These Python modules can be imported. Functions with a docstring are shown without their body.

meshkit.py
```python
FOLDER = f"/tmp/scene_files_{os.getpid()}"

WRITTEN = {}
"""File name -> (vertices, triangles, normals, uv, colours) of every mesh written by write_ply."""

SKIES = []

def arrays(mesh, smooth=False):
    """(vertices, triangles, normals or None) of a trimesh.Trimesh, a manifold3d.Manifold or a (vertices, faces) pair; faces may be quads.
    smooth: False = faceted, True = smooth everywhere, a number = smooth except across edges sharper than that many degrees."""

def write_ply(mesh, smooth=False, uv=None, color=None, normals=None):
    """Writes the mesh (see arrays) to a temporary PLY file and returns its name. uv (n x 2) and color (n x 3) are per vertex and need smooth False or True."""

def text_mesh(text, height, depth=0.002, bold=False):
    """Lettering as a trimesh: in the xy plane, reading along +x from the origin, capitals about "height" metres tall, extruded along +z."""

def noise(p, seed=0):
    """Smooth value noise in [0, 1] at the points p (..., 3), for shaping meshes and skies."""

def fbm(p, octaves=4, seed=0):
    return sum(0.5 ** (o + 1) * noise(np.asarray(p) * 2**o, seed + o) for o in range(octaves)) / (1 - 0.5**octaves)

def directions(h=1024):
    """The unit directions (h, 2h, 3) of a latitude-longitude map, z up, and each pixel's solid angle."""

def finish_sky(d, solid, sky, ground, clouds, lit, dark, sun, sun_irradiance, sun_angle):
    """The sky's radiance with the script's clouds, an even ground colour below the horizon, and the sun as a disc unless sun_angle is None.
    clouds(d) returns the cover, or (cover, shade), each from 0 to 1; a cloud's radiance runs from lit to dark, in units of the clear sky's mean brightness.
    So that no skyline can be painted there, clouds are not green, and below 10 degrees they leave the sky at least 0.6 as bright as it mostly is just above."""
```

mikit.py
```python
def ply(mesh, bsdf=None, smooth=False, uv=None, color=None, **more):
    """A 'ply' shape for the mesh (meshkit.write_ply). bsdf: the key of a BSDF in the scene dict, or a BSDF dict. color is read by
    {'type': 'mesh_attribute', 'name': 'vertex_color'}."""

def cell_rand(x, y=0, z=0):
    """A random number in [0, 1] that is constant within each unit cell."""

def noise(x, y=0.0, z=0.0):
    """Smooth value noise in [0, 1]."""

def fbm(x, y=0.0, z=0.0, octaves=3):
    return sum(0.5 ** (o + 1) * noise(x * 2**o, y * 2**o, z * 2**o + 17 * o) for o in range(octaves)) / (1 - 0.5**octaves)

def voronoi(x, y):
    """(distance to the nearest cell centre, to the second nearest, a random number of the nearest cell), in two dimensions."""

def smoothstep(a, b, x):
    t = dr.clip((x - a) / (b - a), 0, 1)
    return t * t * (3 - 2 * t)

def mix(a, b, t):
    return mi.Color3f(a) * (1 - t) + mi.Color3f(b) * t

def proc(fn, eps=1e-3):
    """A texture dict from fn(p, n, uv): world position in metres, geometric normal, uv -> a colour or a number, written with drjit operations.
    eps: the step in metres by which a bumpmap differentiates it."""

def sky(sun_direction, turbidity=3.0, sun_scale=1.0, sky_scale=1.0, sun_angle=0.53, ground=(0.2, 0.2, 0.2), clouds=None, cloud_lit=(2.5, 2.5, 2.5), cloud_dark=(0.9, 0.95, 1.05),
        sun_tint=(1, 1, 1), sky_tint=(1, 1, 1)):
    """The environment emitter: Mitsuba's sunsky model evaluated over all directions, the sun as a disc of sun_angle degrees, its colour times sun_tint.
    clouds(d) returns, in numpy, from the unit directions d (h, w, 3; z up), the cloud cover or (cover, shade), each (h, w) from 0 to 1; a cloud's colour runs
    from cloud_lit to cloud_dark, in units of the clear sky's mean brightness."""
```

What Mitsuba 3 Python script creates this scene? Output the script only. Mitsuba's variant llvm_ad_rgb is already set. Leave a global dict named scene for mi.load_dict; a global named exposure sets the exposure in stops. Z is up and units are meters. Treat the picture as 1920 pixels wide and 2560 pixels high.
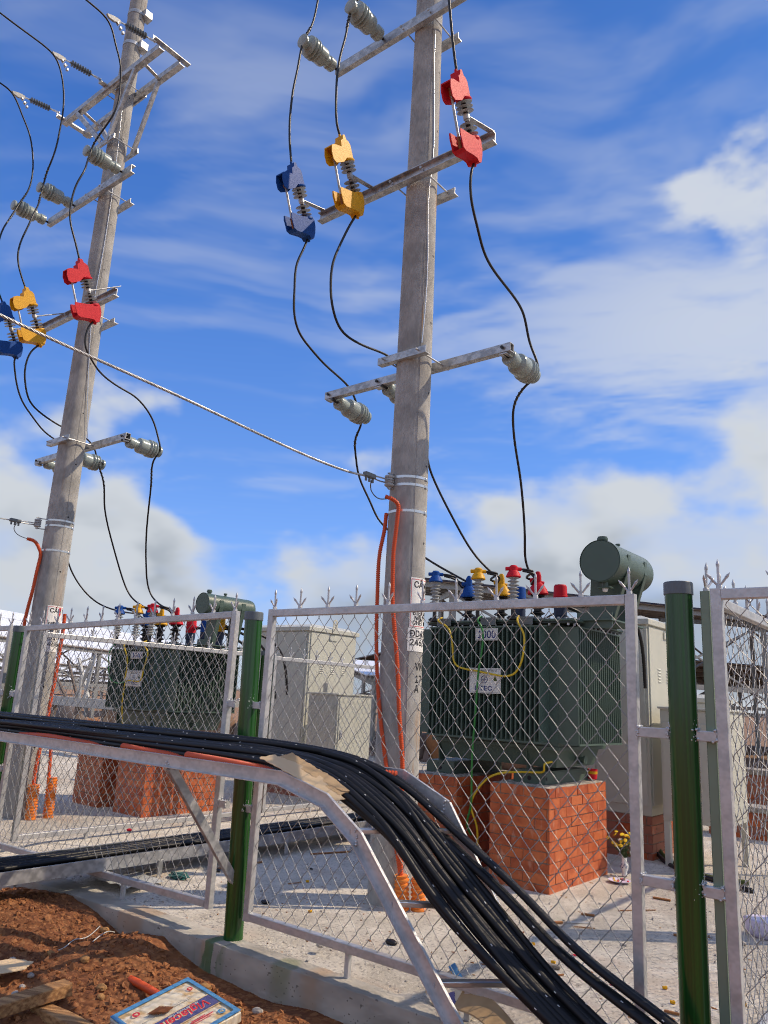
import math, random
import numpy as np
import trimesh, shapely
import shapely.geometry as sg
import shapely.affinity as sa
import manifold3d as m3
import mitsuba as mi
import drjit as dr
import mikit, meshkit
from scipy.interpolate import CubicSpline

rng = np.random.default_rng(7)
random.seed(7)
S4 = mi.ScalarTransform4f
scene, labels = {}, {}

# ---------------------------------------------------------------- camera, sky, exposure
# world: x runs along the front fence, y into the yard, z up; the photographer stands outside the fence
EYE = [0.0, 0.0, 1.4]
scene['camera'] = {'type': 'perspective', 'fov': 53.06, 'fov_axis': 'x', 'near_clip': 0.05, 'far_clip': 2000.0,
                   'to_world': S4().look_at(origin=EYE, target=[EYE[0] - 0.612, EYE[1] + 0.756, EYE[2] + 0.233], up=[0.107, -0.213, 0.971])}
exposure = 1.2
SUN = [0.525, 0.489, 0.70]


def clouds(d):
    x, y, z = d[..., 0], d[..., 1], np.maximum(d[..., 2], 0.0)
    az = np.degrees(np.arctan2(x, y))
    el = np.degrees(np.arcsin(np.clip(d[..., 2], -1, 1)))
    ss = lambda a, b, v: (lambda t: t * t * (3 - 2 * t))(np.clip((v - a) / (b - a), 0, 1))
    # high thin cloud, drawn out in streaks: noise on a plane overhead
    k = 1.0 / (z + 0.13)
    u, v = x * k, y * k
    w = meshkit.fbm(np.stack([u * 1.5, v * 1.5, 0 * u + 2.0], -1), 4, 3) - 0.5
    c, s = math.cos(0.5), math.sin(0.5)
    p = (u * c + v * s) + 0.55 * w
    q = (-u * s + v * c) + 0.35 * w
    streak = meshkit.fbm(np.stack([p * 1.5, q * 7.5, 0 * u], -1), 6, 11)
    veil = meshkit.fbm(np.stack([u * 1.2, v * 1.2, 0 * u + 5.0], -1), 4, 21)
    fine = meshkit.fbm(np.stack([p * 7, q * 16, 0 * u + 1.0], -1), 5, 31)
    mass = np.exp(-(((az + 13) / 19) ** 2 + ((el - 26) / 8.5) ** 2)) + 0.25 * np.exp(-(((az + 52) / 9) ** 2 + ((el - 36) / 8) ** 2)) \
        + 0.28 * np.exp(-(((az + 41) / 4) ** 2 + ((el - 28) / 5) ** 2)) + 0.75 * ss(32, 70, np.abs(az + 40))  # last term thickens unseen cloud outside the view, to neutralise bluish shade
    cirrus = ss(0.44, 0.78, 0.50 * streak + 0.36 * fine + 0.14 * veil + 0.26 * mass - 0.03) * (0.30 + 0.62 * np.clip(mass, 0, 1))
    # puffy cloud
    b = np.stack([az * 0.085, el * 0.15, 0 * az], -1)
    puff = meshkit.fbm(b, 7, 41)
    puff2 = meshkit.fbm(b * 2.3 + 7, 6, 51)
    top = 15.5 + 2.5 * np.exp(-((az + 66) / 7) ** 2) + 4.0 * ss(-38, -14, az) - 5.5 * np.exp(-((az + 49) / 5.5) ** 2)
    dens = (top - el) / 6.0 + 3.4 * (puff - 0.5) + 1.2 * (puff2 - 0.5)
    low = ss(-0.1, 0.75, dens) * (0.72 + 0.28 * ss(0.3, 0.65, puff2))
    tuft = ss(0.0, 0.75, 1.15 * np.exp(-(((az + 12) / 6.5) ** 2 + ((el - 34) / 3.4) ** 2)) + (2.6 * (puff2 - 0.5) + 1.2 * (fine - 0.5)) * np.exp(-(((az + 12) / 11) ** 2 + ((el - 34) / 7) ** 2)) - 0.28) * 0.85 \
        + ss(0.25, 0.9, 4.2 * (meshkit.fbm(b * 0.8 + 31, 6, 61) - 0.6)) * ss(20, 70, np.abs(az + 40)) * 0.8  # second term: extra cloud out of view, added to make the ambient light whiter
    cover = 1 - (1 - low) * (1 - 0.85 * cirrus) * (1 - np.clip(tuft, 0, 1)) * (1 - 0.42 * np.exp(-np.maximum(el, 0) / 11))
    shade = np.clip(low * (0.15 + 0.95 * ss(0.5, 2.2, dens) * ss(0.36, 0.62, meshkit.fbm(b * 1.4 + 3, 5, 71))) + 0.12 * (1 - ss(5, 20, el)), 0, 1)
    return cover, shade


scene['sky'] = mikit.sky(SUN, turbidity=2.6, sun_scale=1.15, clouds=clouds, cloud_lit=(1.95, 2.06, 2.2), cloud_dark=(1.18, 1.32, 1.50), sky_tint=(0.80, 1.50, 2.50), ground=(0.16, 0.12, 0.10))  # cloud_lit whitened along with the added cloud, for less blue shade

# ---------------------------------------------------------------- materials
N, F, SS, MIX = mikit.noise, mikit.fbm, mikit.smoothstep, mikit.mix
C3 = mi.Color3f


def mat(key, **k):
    bump = k.pop('bump', None)
    d = {'type': 'principled', **{a: ({'type': 'rgb', 'value': list(b)} if isinstance(b, tuple) else b) for a, b in k.items()}}
    if bump:
        d = {'type': 'bumpmap', 'arbitrary': {**bump[0]}, 'scale': bump[1], 'bsdf': d}
    scene[key] = {'type': 'twosided', 'bsdf': d}
    return key


def f_steel(p, n, uv):
    v = F(p.x * 14, p.y * 14, p.z * 14, 3)
    g = F(p.x * 60, p.y * 60, p.z * 60, 2)
    return MIX((0.47, 0.48, 0.49), (0.62, 0.62, 0.63), SS(0.3, 0.7, 0.6 * v + 0.4 * g))


def f_steel_rough(p, n, uv):
    return 0.34 + 0.22 * F(p.x * 9, p.y * 9, p.z * 9, 3)


def f_galv(p, n, uv):
    v = F(p.x * 22, p.y * 22, p.z * 22, 3)
    return MIX((0.36, 0.37, 0.38), (0.58, 0.59, 0.60), SS(0.3, 0.7, v))


def f_pole(p, n, uv):
    v = F(p.x * 5, p.y * 5, p.z * 5, 4)
    w = F(p.x * 40, p.y * 40, p.z * 14, 3)
    s = N(p.x * 120, p.y * 120, p.z * 120)
    c = MIX((0.25, 0.247, 0.238), (0.40, 0.393, 0.375), SS(0.25, 0.75, 0.6 * v + 0.4 * w))
    c = MIX(c, (0.19, 0.185, 0.17), SS(0.86, 0.97, s) * 0.4)
    # rust runs: long streaks under the fixings on the inner side
    run = SS(0.60, 0.74, F(p.x * 16, p.y * 16, p.z * 0.9, 3)) * SS(0.35, 0.6, F(p.x * 50, p.y * 50, p.z * 2.5, 2))
    side = SS(0.45, 0.75, n.x) * SS(-6.0, -5.0, p.x) + 0.25 * SS(0.5, 0.8, n.x)
    return MIX(c, (0.33, 0.17, 0.06), run * side * 0.75)


def f_slab(p, n, uv):
    big = F(p.x * 1.3, p.y * 1.3, 0, 4)
    mid = F(p.x * 9, p.y * 9, 3, 3)
    sp = N(p.x * 70, p.y * 70, 0)
    sp2 = N(p.x * 150, p.y * 150, 9)
    c = MIX((0.37, 0.335, 0.28), (0.54, 0.50, 0.435), SS(0.25, 0.75, 0.55 * big + 0.45 * mid))
    c = MIX(c, (0.24, 0.215, 0.19), SS(0.66, 0.82, sp) * 0.7)
    c = MIX(c, (0.60, 0.57, 0.52), SS(0.72, 0.9, sp2) * 0.5)
    return MIX(c, (0.33, 0.21, 0.13), SS(0.55, 0.75, F(p.x * 2.6, p.y * 2.6, 8, 4)) * 0.25)


def f_slab_h(p, n, uv):
    return 0.6 * F(p.x * 45, p.y * 45, p.z * 45, 3) + 0.4 * N(p.x * 110, p.y * 110, p.z * 110)


def f_kerb(p, n, uv):
    big = F(p.x * 4, p.y * 4, p.z * 7, 4)
    pore = N(p.x * 70, p.y * 70, p.z * 70)
    c = MIX((0.28, 0.26, 0.23), (0.46, 0.43, 0.38), SS(0.25, 0.75, big))
    c = MIX(c, (0.12, 0.11, 0.10), SS(0.82, 0.92, pore) * 0.8)
    run = SS(0.55, 0.72, F(p.x * 6, 1.0, p.z * 1.2, 3))
    c = MIX(c, (0.40, 0.24, 0.13), run * 0.45)
    moss = SS(0.63, 0.75, F(p.x * 3.1 + 4, p.y * 3, p.z * 2, 3))
    c = MIX(c, (0.17, 0.19, 0.10), moss * 0.6)
    # green paint drips under the left round post
    g = SS(0.16, 0.03, dr.abs(p.x + 3.79)) * SS(0.45, 0.6, F(p.x * 28, 2.0, p.z * 7, 2))
    return MIX(c, (0.05, 0.12, 0.04), g * 0.8)


def f_soil(p, n, uv):
    big = F(p.x * 3, p.y * 3, 0, 4)
    gr = F(p.x * 38, p.y * 38, p.z * 38, 3)
    c = MIX((0.13, 0.045, 0.018), (0.29, 0.115, 0.042), SS(0.25, 0.75, 0.5 * big + 0.5 * gr))
    return MIX(c, (0.36, 0.17, 0.07), SS(0.62, 0.8, N(p.x * 55, p.y * 55, 4)) * 0.5)


def f_soil_h(p, n, uv):
    return 0.5 * F(p.x * 60, p.y * 60, p.z * 60, 3) + 0.5 * F(p.x * 22, p.y * 22, p.z * 22, 2)


def f_brick(p, n, uv):
    v = F(p.x * 12, p.y * 12, p.z * 12, 4)
    c = MIX((0.40, 0.085, 0.028), (0.54, 0.145, 0.048), SS(0.3, 0.7, v))
    e = SS(0.63, 0.80, F(p.x * 26, p.y * 26, p.z * 9, 3))
    return MIX(c, (0.60, 0.36, 0.25), e * 0.40)


def f_brick_b(p, n, uv):
    v = F(p.x * 12 + 5, p.y * 12, p.z * 12, 4)
    c = MIX((0.34, 0.065, 0.022), (0.47, 0.115, 0.04), SS(0.3, 0.7, v))
    e = SS(0.64, 0.82, F(p.x * 24, p.y * 24, p.z * 8 + 3, 3))
    return MIX(c, (0.58, 0.34, 0.24), e * 0.40)


def f_mortar(p, n, uv):
    return MIX((0.20, 0.17, 0.145), (0.36, 0.33, 0.29), SS(0.3, 0.7, F(p.x * 30, p.y * 30, p.z * 30, 3)))


def f_greenpaint(p, n, uv):
    v = F(p.x * 4, p.y * 4, p.z * 4, 3)
    return MIX((0.062, 0.098, 0.079), (0.078, 0.120, 0.098), v)


def f_enamel(p, n, uv):
    v = F(p.x * 140, p.y * 140, p.z * 1.2, 3)
    return MIX((0.006, 0.045, 0.006), (0.012, 0.085, 0.010), SS(0.3, 0.7, v))


def f_beige(p, n, uv):
    v = F(p.x * 3, p.y * 3, p.z * 1.5, 4)
    return MIX((0.45, 0.45, 0.385), (0.52, 0.52, 0.45), v)


def f_wood(p, n, uv):
    a = p.x * 0.92 + p.y * 0.39
    b = -p.x * 0.39 + p.y * 0.92
    g = F(a * 5, b * 75, p.z * 75, 3)
    c = MIX((0.22, 0.105, 0.04), (0.46, 0.255, 0.11), SS(0.25, 0.75, g))
    return MIX(c, (0.12, 0.06, 0.03), SS(0.6, 0.8, F(a * 9, b * 20, p.z * 20, 3)) * 0.5)


def f_card(p, n, uv):
    return MIX((0.40, 0.26, 0.13), (0.56, 0.39, 0.22), F(p.x * 18, p.y * 18, p.z * 18, 3))


def f_tilebox(p, n, uv):
    v = F(p.x * 22, p.y * 22, 1, 4)
    c = MIX((0.66, 0.58, 0.44), (0.50, 0.34, 0.17), SS(0.45, 0.75, v))
    return MIX(c, (0.70, 0.66, 0.57), SS(0.5, 0.75, F(p.x * 60, p.y * 60, 4, 2)) * 0.7)


P = mikit.proc
SLABH, SOILH = P(f_slab_h, 2e-3), P(f_soil_h, 3e-3)
mat('m_steel', base_color=P(f_steel), metallic=0.6, roughness=P(f_steel_rough))
mat('m_galv', base_color=P(f_galv), metallic=0.7, roughness=0.45)
mat('m_wire', base_color=(0.36, 0.36, 0.36), metallic=0.6, roughness=0.45)
mat('m_bright', base_color=(0.68, 0.69, 0.70), metallic=0.9, roughness=0.28)
mat('m_weld', base_color=(0.62, 0.63, 0.65), metallic=0.8, roughness=0.35)
mat('m_pole', base_color=P(f_pole), roughness=0.85, bump=(SLABH, 0.0008))
mat('m_slab', base_color=P(f_slab), roughness=0.92, bump=(SLABH, 0.010))
mat('m_kerb', base_color=P(f_kerb), roughness=0.9, bump=(SLABH, 0.012))
mat('m_soil', base_color=P(f_soil), roughness=0.95, bump=(SOILH, 0.02))
mat('m_clod', base_color=(0.30, 0.125, 0.05), roughness=0.95)
mat('m_clod_dark', base_color=(0.17, 0.062, 0.026), roughness=0.95)
mat('m_stone', base_color=(0.34, 0.18, 0.07), roughness=0.9, bump=(SOILH, 0.008))
mat('m_greystone', base_color=(0.36, 0.33, 0.30), roughness=0.9, bump=(SOILH, 0.008))
mat('m_brick', base_color=P(f_brick), roughness=0.38)
mat('m_brick_b', base_color=P(f_brick_b), roughness=0.42)
mat('m_oldbrick', base_color=(0.33, 0.12, 0.075), roughness=0.7)
mat('m_mortar', base_color=P(f_mortar), roughness=0.95)
mat('m_tf', base_color=P(f_greenpaint), roughness=0.38)
mat('m_tfdark', base_color=(0.018, 0.028, 0.024), roughness=0.5)
mat('m_enamel', base_color=P(f_enamel), roughness=0.16, clearcoat=0.6, clearcoat_gloss=0.9)
mat('m_cap', base_color=(0.11, 0.135, 0.155), roughness=0.45)
mat('m_overspray', base_color=(0.22, 0.29, 0.22), metallic=0.35, roughness=0.45)
mat('m_beige', base_color=P(f_beige), roughness=0.45)
mat('m_red', base_color=(0.60, 0.02, 0.035), roughness=0.5, specular=0.15)
mat('m_yellow', base_color=(0.70, 0.36, 0.010), roughness=0.48, specular=0.3)
mat('m_blue', base_color=(0.012, 0.075, 0.32), roughness=0.5, specular=0.15)
mat('m_navy', base_color=(0.02, 0.035, 0.08), roughness=0.5)
mat('m_porc', base_color=(0.285, 0.335, 0.32), roughness=0.22, clearcoat=0.3)
mat('m_silicone', base_color=(0.36, 0.37, 0.37), roughness=0.45)
mat('m_silicone_dark', base_color=(0.13, 0.145, 0.15), roughness=0.45)
mat('m_black', base_color=(0.012, 0.012, 0.014), roughness=0.42)
mat('m_cable', base_color=(0.010, 0.0105, 0.013), roughness=0.48, specular=0.35)
mat('m_print', base_color=(0.55, 0.56, 0.56), roughness=0.6)
mat('m_orange', base_color=(0.60, 0.085, 0.022), roughness=0.4)
mat('m_hdpe', base_color=(0.74, 0.215, 0.035), roughness=0.36)
mat('m_white', base_color=(0.78, 0.78, 0.76), roughness=0.5)
mat('m_plate', base_color=(0.66, 0.66, 0.63), roughness=0.4)
mat('m_ink', base_color=(0.015, 0.015, 0.018), roughness=0.6)  # lettering; also the dark discs painted for shaded holes
mat('m_inkblue', base_color=(0.03, 0.04, 0.17), roughness=0.6)
mat('m_inkred', base_color=(0.62, 0.03, 0.05), roughness=0.6)
mat('m_gwire', base_color=(0.03, 0.22, 0.04), roughness=0.4)
mat('m_ywire', base_color=(0.62, 0.43, 0.02), roughness=0.4)
mat('m_wood', base_color=P(f_wood), roughness=0.8)
mat('m_card', base_color=P(f_card), roughness=0.9)
mat('m_cardlight', base_color=(0.62, 0.46, 0.28), roughness=0.9)
mat('m_boxprint', base_color=P(f_tilebox), roughness=0.55)
mat('m_boxblue', base_color=(0.08, 0.25, 0.48), roughness=0.5)
mat('m_boxband', base_color=(0.075, 0.075, 0.21), roughness=0.5)
mat('m_leaf', base_color=(0.035, 0.075, 0.018), roughness=0.6)
mat('m_petal', base_color=(0.82, 0.56, 0.015), roughness=0.6)
mat('m_lilac', base_color=(0.60, 0.55, 0.72), roughness=0.35)
mat('m_teal', base_color=(0.02, 0.10, 0.09), roughness=0.5)
mat('m_shedpale', base_color=(0.70, 0.72, 0.74), roughness=0.3)  # even pale tone for the panels of the left shed roofs
mat('m_sheddark', base_color=(0.13, 0.10, 0.085), roughness=0.8)
mat('m_shedsteel', base_color=(0.30, 0.31, 0.31), metallic=0.4, roughness=0.5)
mat('m_pv', base_color=(0.025, 0.035, 0.07), roughness=0.10, clearcoat=1.0)
mat('m_farsoil', base_color=(0.20, 0.12, 0.075), roughness=0.95)
mat('m_rustwood', base_color=(0.30, 0.13, 0.05), roughness=0.9)
mat('m_grass', base_color=(0.07, 0.09, 0.025), roughness=0.9)
mat('m_glassbulb', base_color=(0.75, 0.76, 0.74), roughness=0.1)

# ---------------------------------------------------------------- mesh helpers
A = np.asarray


def unit(v):
    v = A(v, float)
    return v / np.linalg.norm(v)


def mesh(v, f):
    return trimesh.Trimesh(A(v, float), A(f, int), process=False)


def box(c, s):
    m = trimesh.creation.box(extents=s)
    m.apply_translation(c)
    return m


def boxr(x0, x1, y0, y1, z0, z1):
    return box([(x0 + x1) / 2, (y0 + y1) / 2, (z0 + z1) / 2], [x1 - x0, y1 - y0, z1 - z0])


def rbox(x0, x1, y0, y1, z0, z1, r=0.003):
    pts = [[x, y, z] for x in (x0, x1) for y in (y0, y1) for z in (z0, z1)]
    out = []
    for p in pts:
        q = [p[0] + (r if p[0] == x0 else -r), p[1] + (r if p[1] == y0 else -r), p[2] + (r if p[2] == z0 else -r)]
        for k in range(3):
            o = list(q)
            o[k] = p[k]
            out.append(o)
    return trimesh.Trimesh(A(out)).convex_hull


def hull(pts):
    return trimesh.Trimesh(A(pts, float)).convex_hull


def cat(*ms):
    ms = [m for x in ms for m in (x if isinstance(x, (list, tuple)) else [x])]
    return trimesh.util.concatenate(ms)


def frame(d, up=(0, 0, 1)):
    d = unit(d)
    if abs(d @ unit(up)) > 0.98:
        up = (0, 1, 0) if abs(d[1]) < 0.9 else (1, 0, 0)
    s = unit(np.cross(up, d))
    return s, np.cross(d, s), d


def mat4(s, u, d, t):
    M = np.eye(4)
    M[:3, 0], M[:3, 1], M[:3, 2], M[:3, 3] = s, u, d, t
    return M


def extr(poly, p0, p1, up=(0, 0, 1)):
    p0, p1 = A(p0, float), A(p1, float)
    m = trimesh.creation.extrude_polygon(poly, np.linalg.norm(p1 - p0), engine='earcut')
    m.apply_transform(mat4(*frame(p1 - p0, up), p0))
    return m


def rect(w, h, r=0.004):
    return sg.box(-w / 2, -h / 2, w / 2, h / 2).buffer(-r).buffer(r, quad_segs=2)


def angle_sec(w, h, t):
    return sg.Polygon([(0, 0), (w, 0), (w, t), (t, t), (t, h), (0, h)])


def chan_sec(w, h, t):
    return sg.Polygon([(0, 0), (w, 0), (w, t), (t, t), (t, h - t), (w, h - t), (w, h), (0, h)])


def tubesec(w, h, t):
    return rect(w, h).difference(sg.box(-w / 2 + t, -h / 2 + t, w / 2 - t, h / 2 - t))


def beam(p0, p1, w, h, up=(0, 0, 1), r=0.004):
    return extr(rect(w, h, r), p0, p1, up)


def cyl(p0, p1, r, n=14, r1=None):
    p0, p1 = A(p0, float), A(p1, float)
    return lathe([(0, 0), (r, 0), (r if r1 is None else r1, np.linalg.norm(p1 - p0)), (0, np.linalg.norm(p1 - p0))], n, mat4(*frame(p1 - p0), p0))


def lathe(prof, n=24, M=None):
    prof = A(prof, float)
    a = np.arange(n) / n * 2 * np.pi
    v = np.stack([prof[:, None, 0] * np.cos(a), prof[:, None, 0] * np.sin(a), np.repeat(prof[:, 1:2], n, 1)], -1).reshape(-1, 3)
    f = []
    for i in range(len(prof) - 1):
        for j in range(n):
            k = (j + 1) % n
            q = [i * n + j, i * n + k, (i + 1) * n + k, (i + 1) * n + j]
            if prof[i, 0] > 1e-9:
                f.append([q[0], q[1], q[2]])
            if prof[i + 1, 0] > 1e-9:
                f.append([q[0], q[2], q[3]])
            if prof[i, 0] <= 1e-9 and prof[i + 1, 0] > 1e-9 and False:
                pass
    m = mesh(v, f)
    if M is not None:
        m.apply_transform(M)
    return m


def spl(pts, step=0.05):
    pts = A(pts, float)
    t = np.concatenate([[0], np.cumsum(np.linalg.norm(np.diff(pts, axis=0), axis=1) ** 0.5 + 1e-9)])
    cs = CubicSpline(t, pts, bc_type='natural')
    fine = cs(np.linspace(0, t[-1], 40 * len(pts)))
    s = np.concatenate([[0], np.cumsum(np.linalg.norm(np.diff(fine, axis=0), axis=1))])
    q = np.linspace(0, s[-1], max(3, int(s[-1] / step) + 1))
    return np.stack([np.interp(q, s, fine[:, k]) for k in range(3)], 1)


def frames(P_):
    T_ = np.gradient(P_, axis=0)
    T_ /= np.linalg.norm(T_, axis=1, keepdims=True) + 1e-12
    s, u, _ = frame(T_[0])
    U, V = [s], [np.cross(T_[0], s)]
    for k in range(1, len(P_)):
        s = s - T_[k] * (s @ T_[k])
        s = s / np.linalg.norm(s)
        U.append(s)
        V.append(np.cross(T_[k], s))
    return A(U), A(V), T_


def tube(P_, r, n=8, caps=True):
    P_ = A(P_, float)
    U, V, _ = frames(P_)
    r = np.broadcast_to(A(r, float), (len(P_),))
    a = np.arange(n) / n * 2 * np.pi
    v = (P_[:, None] + r[:, None, None] * (np.cos(a)[None, :, None] * U[:, None] + np.sin(a)[None, :, None] * V[:, None])).reshape(-1, 3)
    i, j = np.meshgrid(np.arange(len(P_) - 1), np.arange(n), indexing='ij')
    k = (j + 1) % n
    a0, a1, b0, b1 = i * n + j, i * n + k, (i + 1) * n + j, (i + 1) * n + k
    f = np.concatenate([np.stack([a0, a1, b1], -1).reshape(-1, 3), np.stack([a0, b1, b0], -1).reshape(-1, 3)])
    if caps:
        c0, c1 = len(v), len(v) + 1
        v = np.vstack([v, P_[0], P_[-1]])
        J = np.arange(n)
        f = np.vstack([f, np.stack([0 * J + c0, (J + 1) % n, J], -1), np.stack([0 * J + c1, (len(P_) - 1) * n + J, (len(P_) - 1) * n + (J + 1) % n], -1)])
    return mesh(v, f)


def helix(P_, R, pitch, phase=0.0, hand=1):
    U, V, _ = frames(P_)
    s = np.concatenate([[0], np.cumsum(np.linalg.norm(np.diff(P_, axis=0), axis=1))])
    a = hand * 2 * np.pi * s / pitch + phase
    return P_ + R * (np.cos(a)[:, None] * U + np.sin(a)[:, None] * V)


def corrugated(pts, r, pitch, depth, n=14, spiral=False):
    P_ = spl(pts, pitch / 5)
    s = np.arange(len(P_))
    w = 0.5 + 0.5 * np.cos(2 * np.pi * s / 5)
    return tube(P_, r - depth + depth * np.minimum(1, w * 1.4), n)


def torus(c, R, r, axis=(0, 0, 1), n=20, k=8):
    a = np.linspace(0, 2 * np.pi, n + 1)
    s, u, _ = frame(axis)
    return tube(A(c) + R * (np.cos(a)[:, None] * s + np.sin(a)[:, None] * u), r, k, False)


def man(m):
    m = m.copy()
    m.merge_vertices()
    return m3.Manifold(m3.Mesh(np.asarray(m.vertices, np.float32), np.asarray(m.faces, np.uint32)))


def unman(q):
    d = q.to_mesh()
    return trimesh.Trimesh(A(d.vert_properties[:, :3], float), A(d.tri_verts, int), process=False)


def text(s, h, depth=0.0012, bold=True):
    return meshkit.text_mesh(s, h, depth, bold)


def put(m, M):
    m = m.copy()
    m.apply_transform(M)
    return m


def shift(m, *t):
    m = m.copy()
    m.apply_translation(t)
    return m


# ---------------------------------------------------------------- things and parts
PLY = {}


def plyof(m, smooth):
    k = (id(m), smooth)
    if k not in PLY:
        PLY[k] = (mikit.ply(m, None, smooth), m)
    return dict(PLY[k][0])


def numbered(name, used):
    if name not in used:
        return name
    k = 1
    while f'{name}_{k:03d}' in used:
        k += 1
    return f'{name}_{k:03d}'


TOP = set()


class Proto:
    def __init__(self):
        self.parts, self.names = [], set()

    def add(self, name, m, material, smooth=False, parent=None, label=None, kind=None, M=None):
        rel = numbered((parent + '__' if parent else '') + name, self.names) if name else ''
        self.names.add(rel)
        self.parts.append((rel, m, material, smooth, label, kind, M))
        return rel


UNIT = trimesh.creation.box(extents=[1, 1, 1])


def place(name, label, category, proto, M=None, group=None, swap=None, kind=None, relabel=None):
    key = numbered(name, TOP)
    TOP.add(key)
    labels[key] = {'label': label}
    if kind:
        labels[key]['kind'] = kind
    if category:
        labels[key]['category'] = category
    if group:
        labels[key]['group'] = group
    M = np.eye(4) if M is None else M
    for rel, m, material, smooth, lab, kd, Ml in proto.parts:
        d = plyof(m, smooth)
        W = M if Ml is None else M @ Ml
        d['bsdf'] = {'type': 'ref', 'id': (swap or {}).get(material, material)}
        if not np.allclose(W, np.eye(4)):
            d['to_world'] = S4(W)
        k = key + '__' + rel if rel else key
        scene[k] = d
        if lab or kd:
            labels.setdefault(k, {})
            if lab:
                labels[k]['label'] = lab
            if kd:
                labels[k]['kind'] = kd
    return key


def single(name, label, category, m, material, smooth=False, group=None, M=None, kind=None):
    p = Proto()
    p.add('', m, material, smooth)
    return place(name, label, category, p, M, group, kind=kind)


def trans(*t):
    M = np.eye(4)
    M[:3, 3] = t
    return M


def rotz(a):
    M = np.eye(4)
    c, s = math.cos(a), math.sin(a)
    M[:2, :2] = [[c, -s], [s, c]]
    return M


def structure(name, label, m, material, smooth=False):
    return single(name, label, None, m, material, smooth, kind='structure')


def sbox(x0, x1, y0, y1, z0, z1):
    """the matrix that makes the unit box this box"""
    M = np.diag([x1 - x0, y1 - y0, z1 - z0, 1.0])
    M[:3, 3] = [(x0 + x1) / 2, (y0 + y1) / 2, (z0 + z1) / 2]
    return M


# ================================================================ THE SETTING
def gridmesh(xs, ys, zf):
    X, Y = np.meshgrid(xs, ys, indexing='ij')
    v = np.stack([X, Y, zf(X, Y)], -1).reshape(-1, 3)
    i, j = np.meshgrid(np.arange(len(xs) - 1), np.arange(len(ys) - 1), indexing='ij')
    a, b = i * len(ys) + j, (i + 1) * len(ys) + j
    f = np.concatenate([np.stack([a, b, b + 1], -1).reshape(-1, 3), np.stack([a, b + 1, a + 1], -1).reshape(-1, 3)])
    return mesh(v, f)


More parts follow.
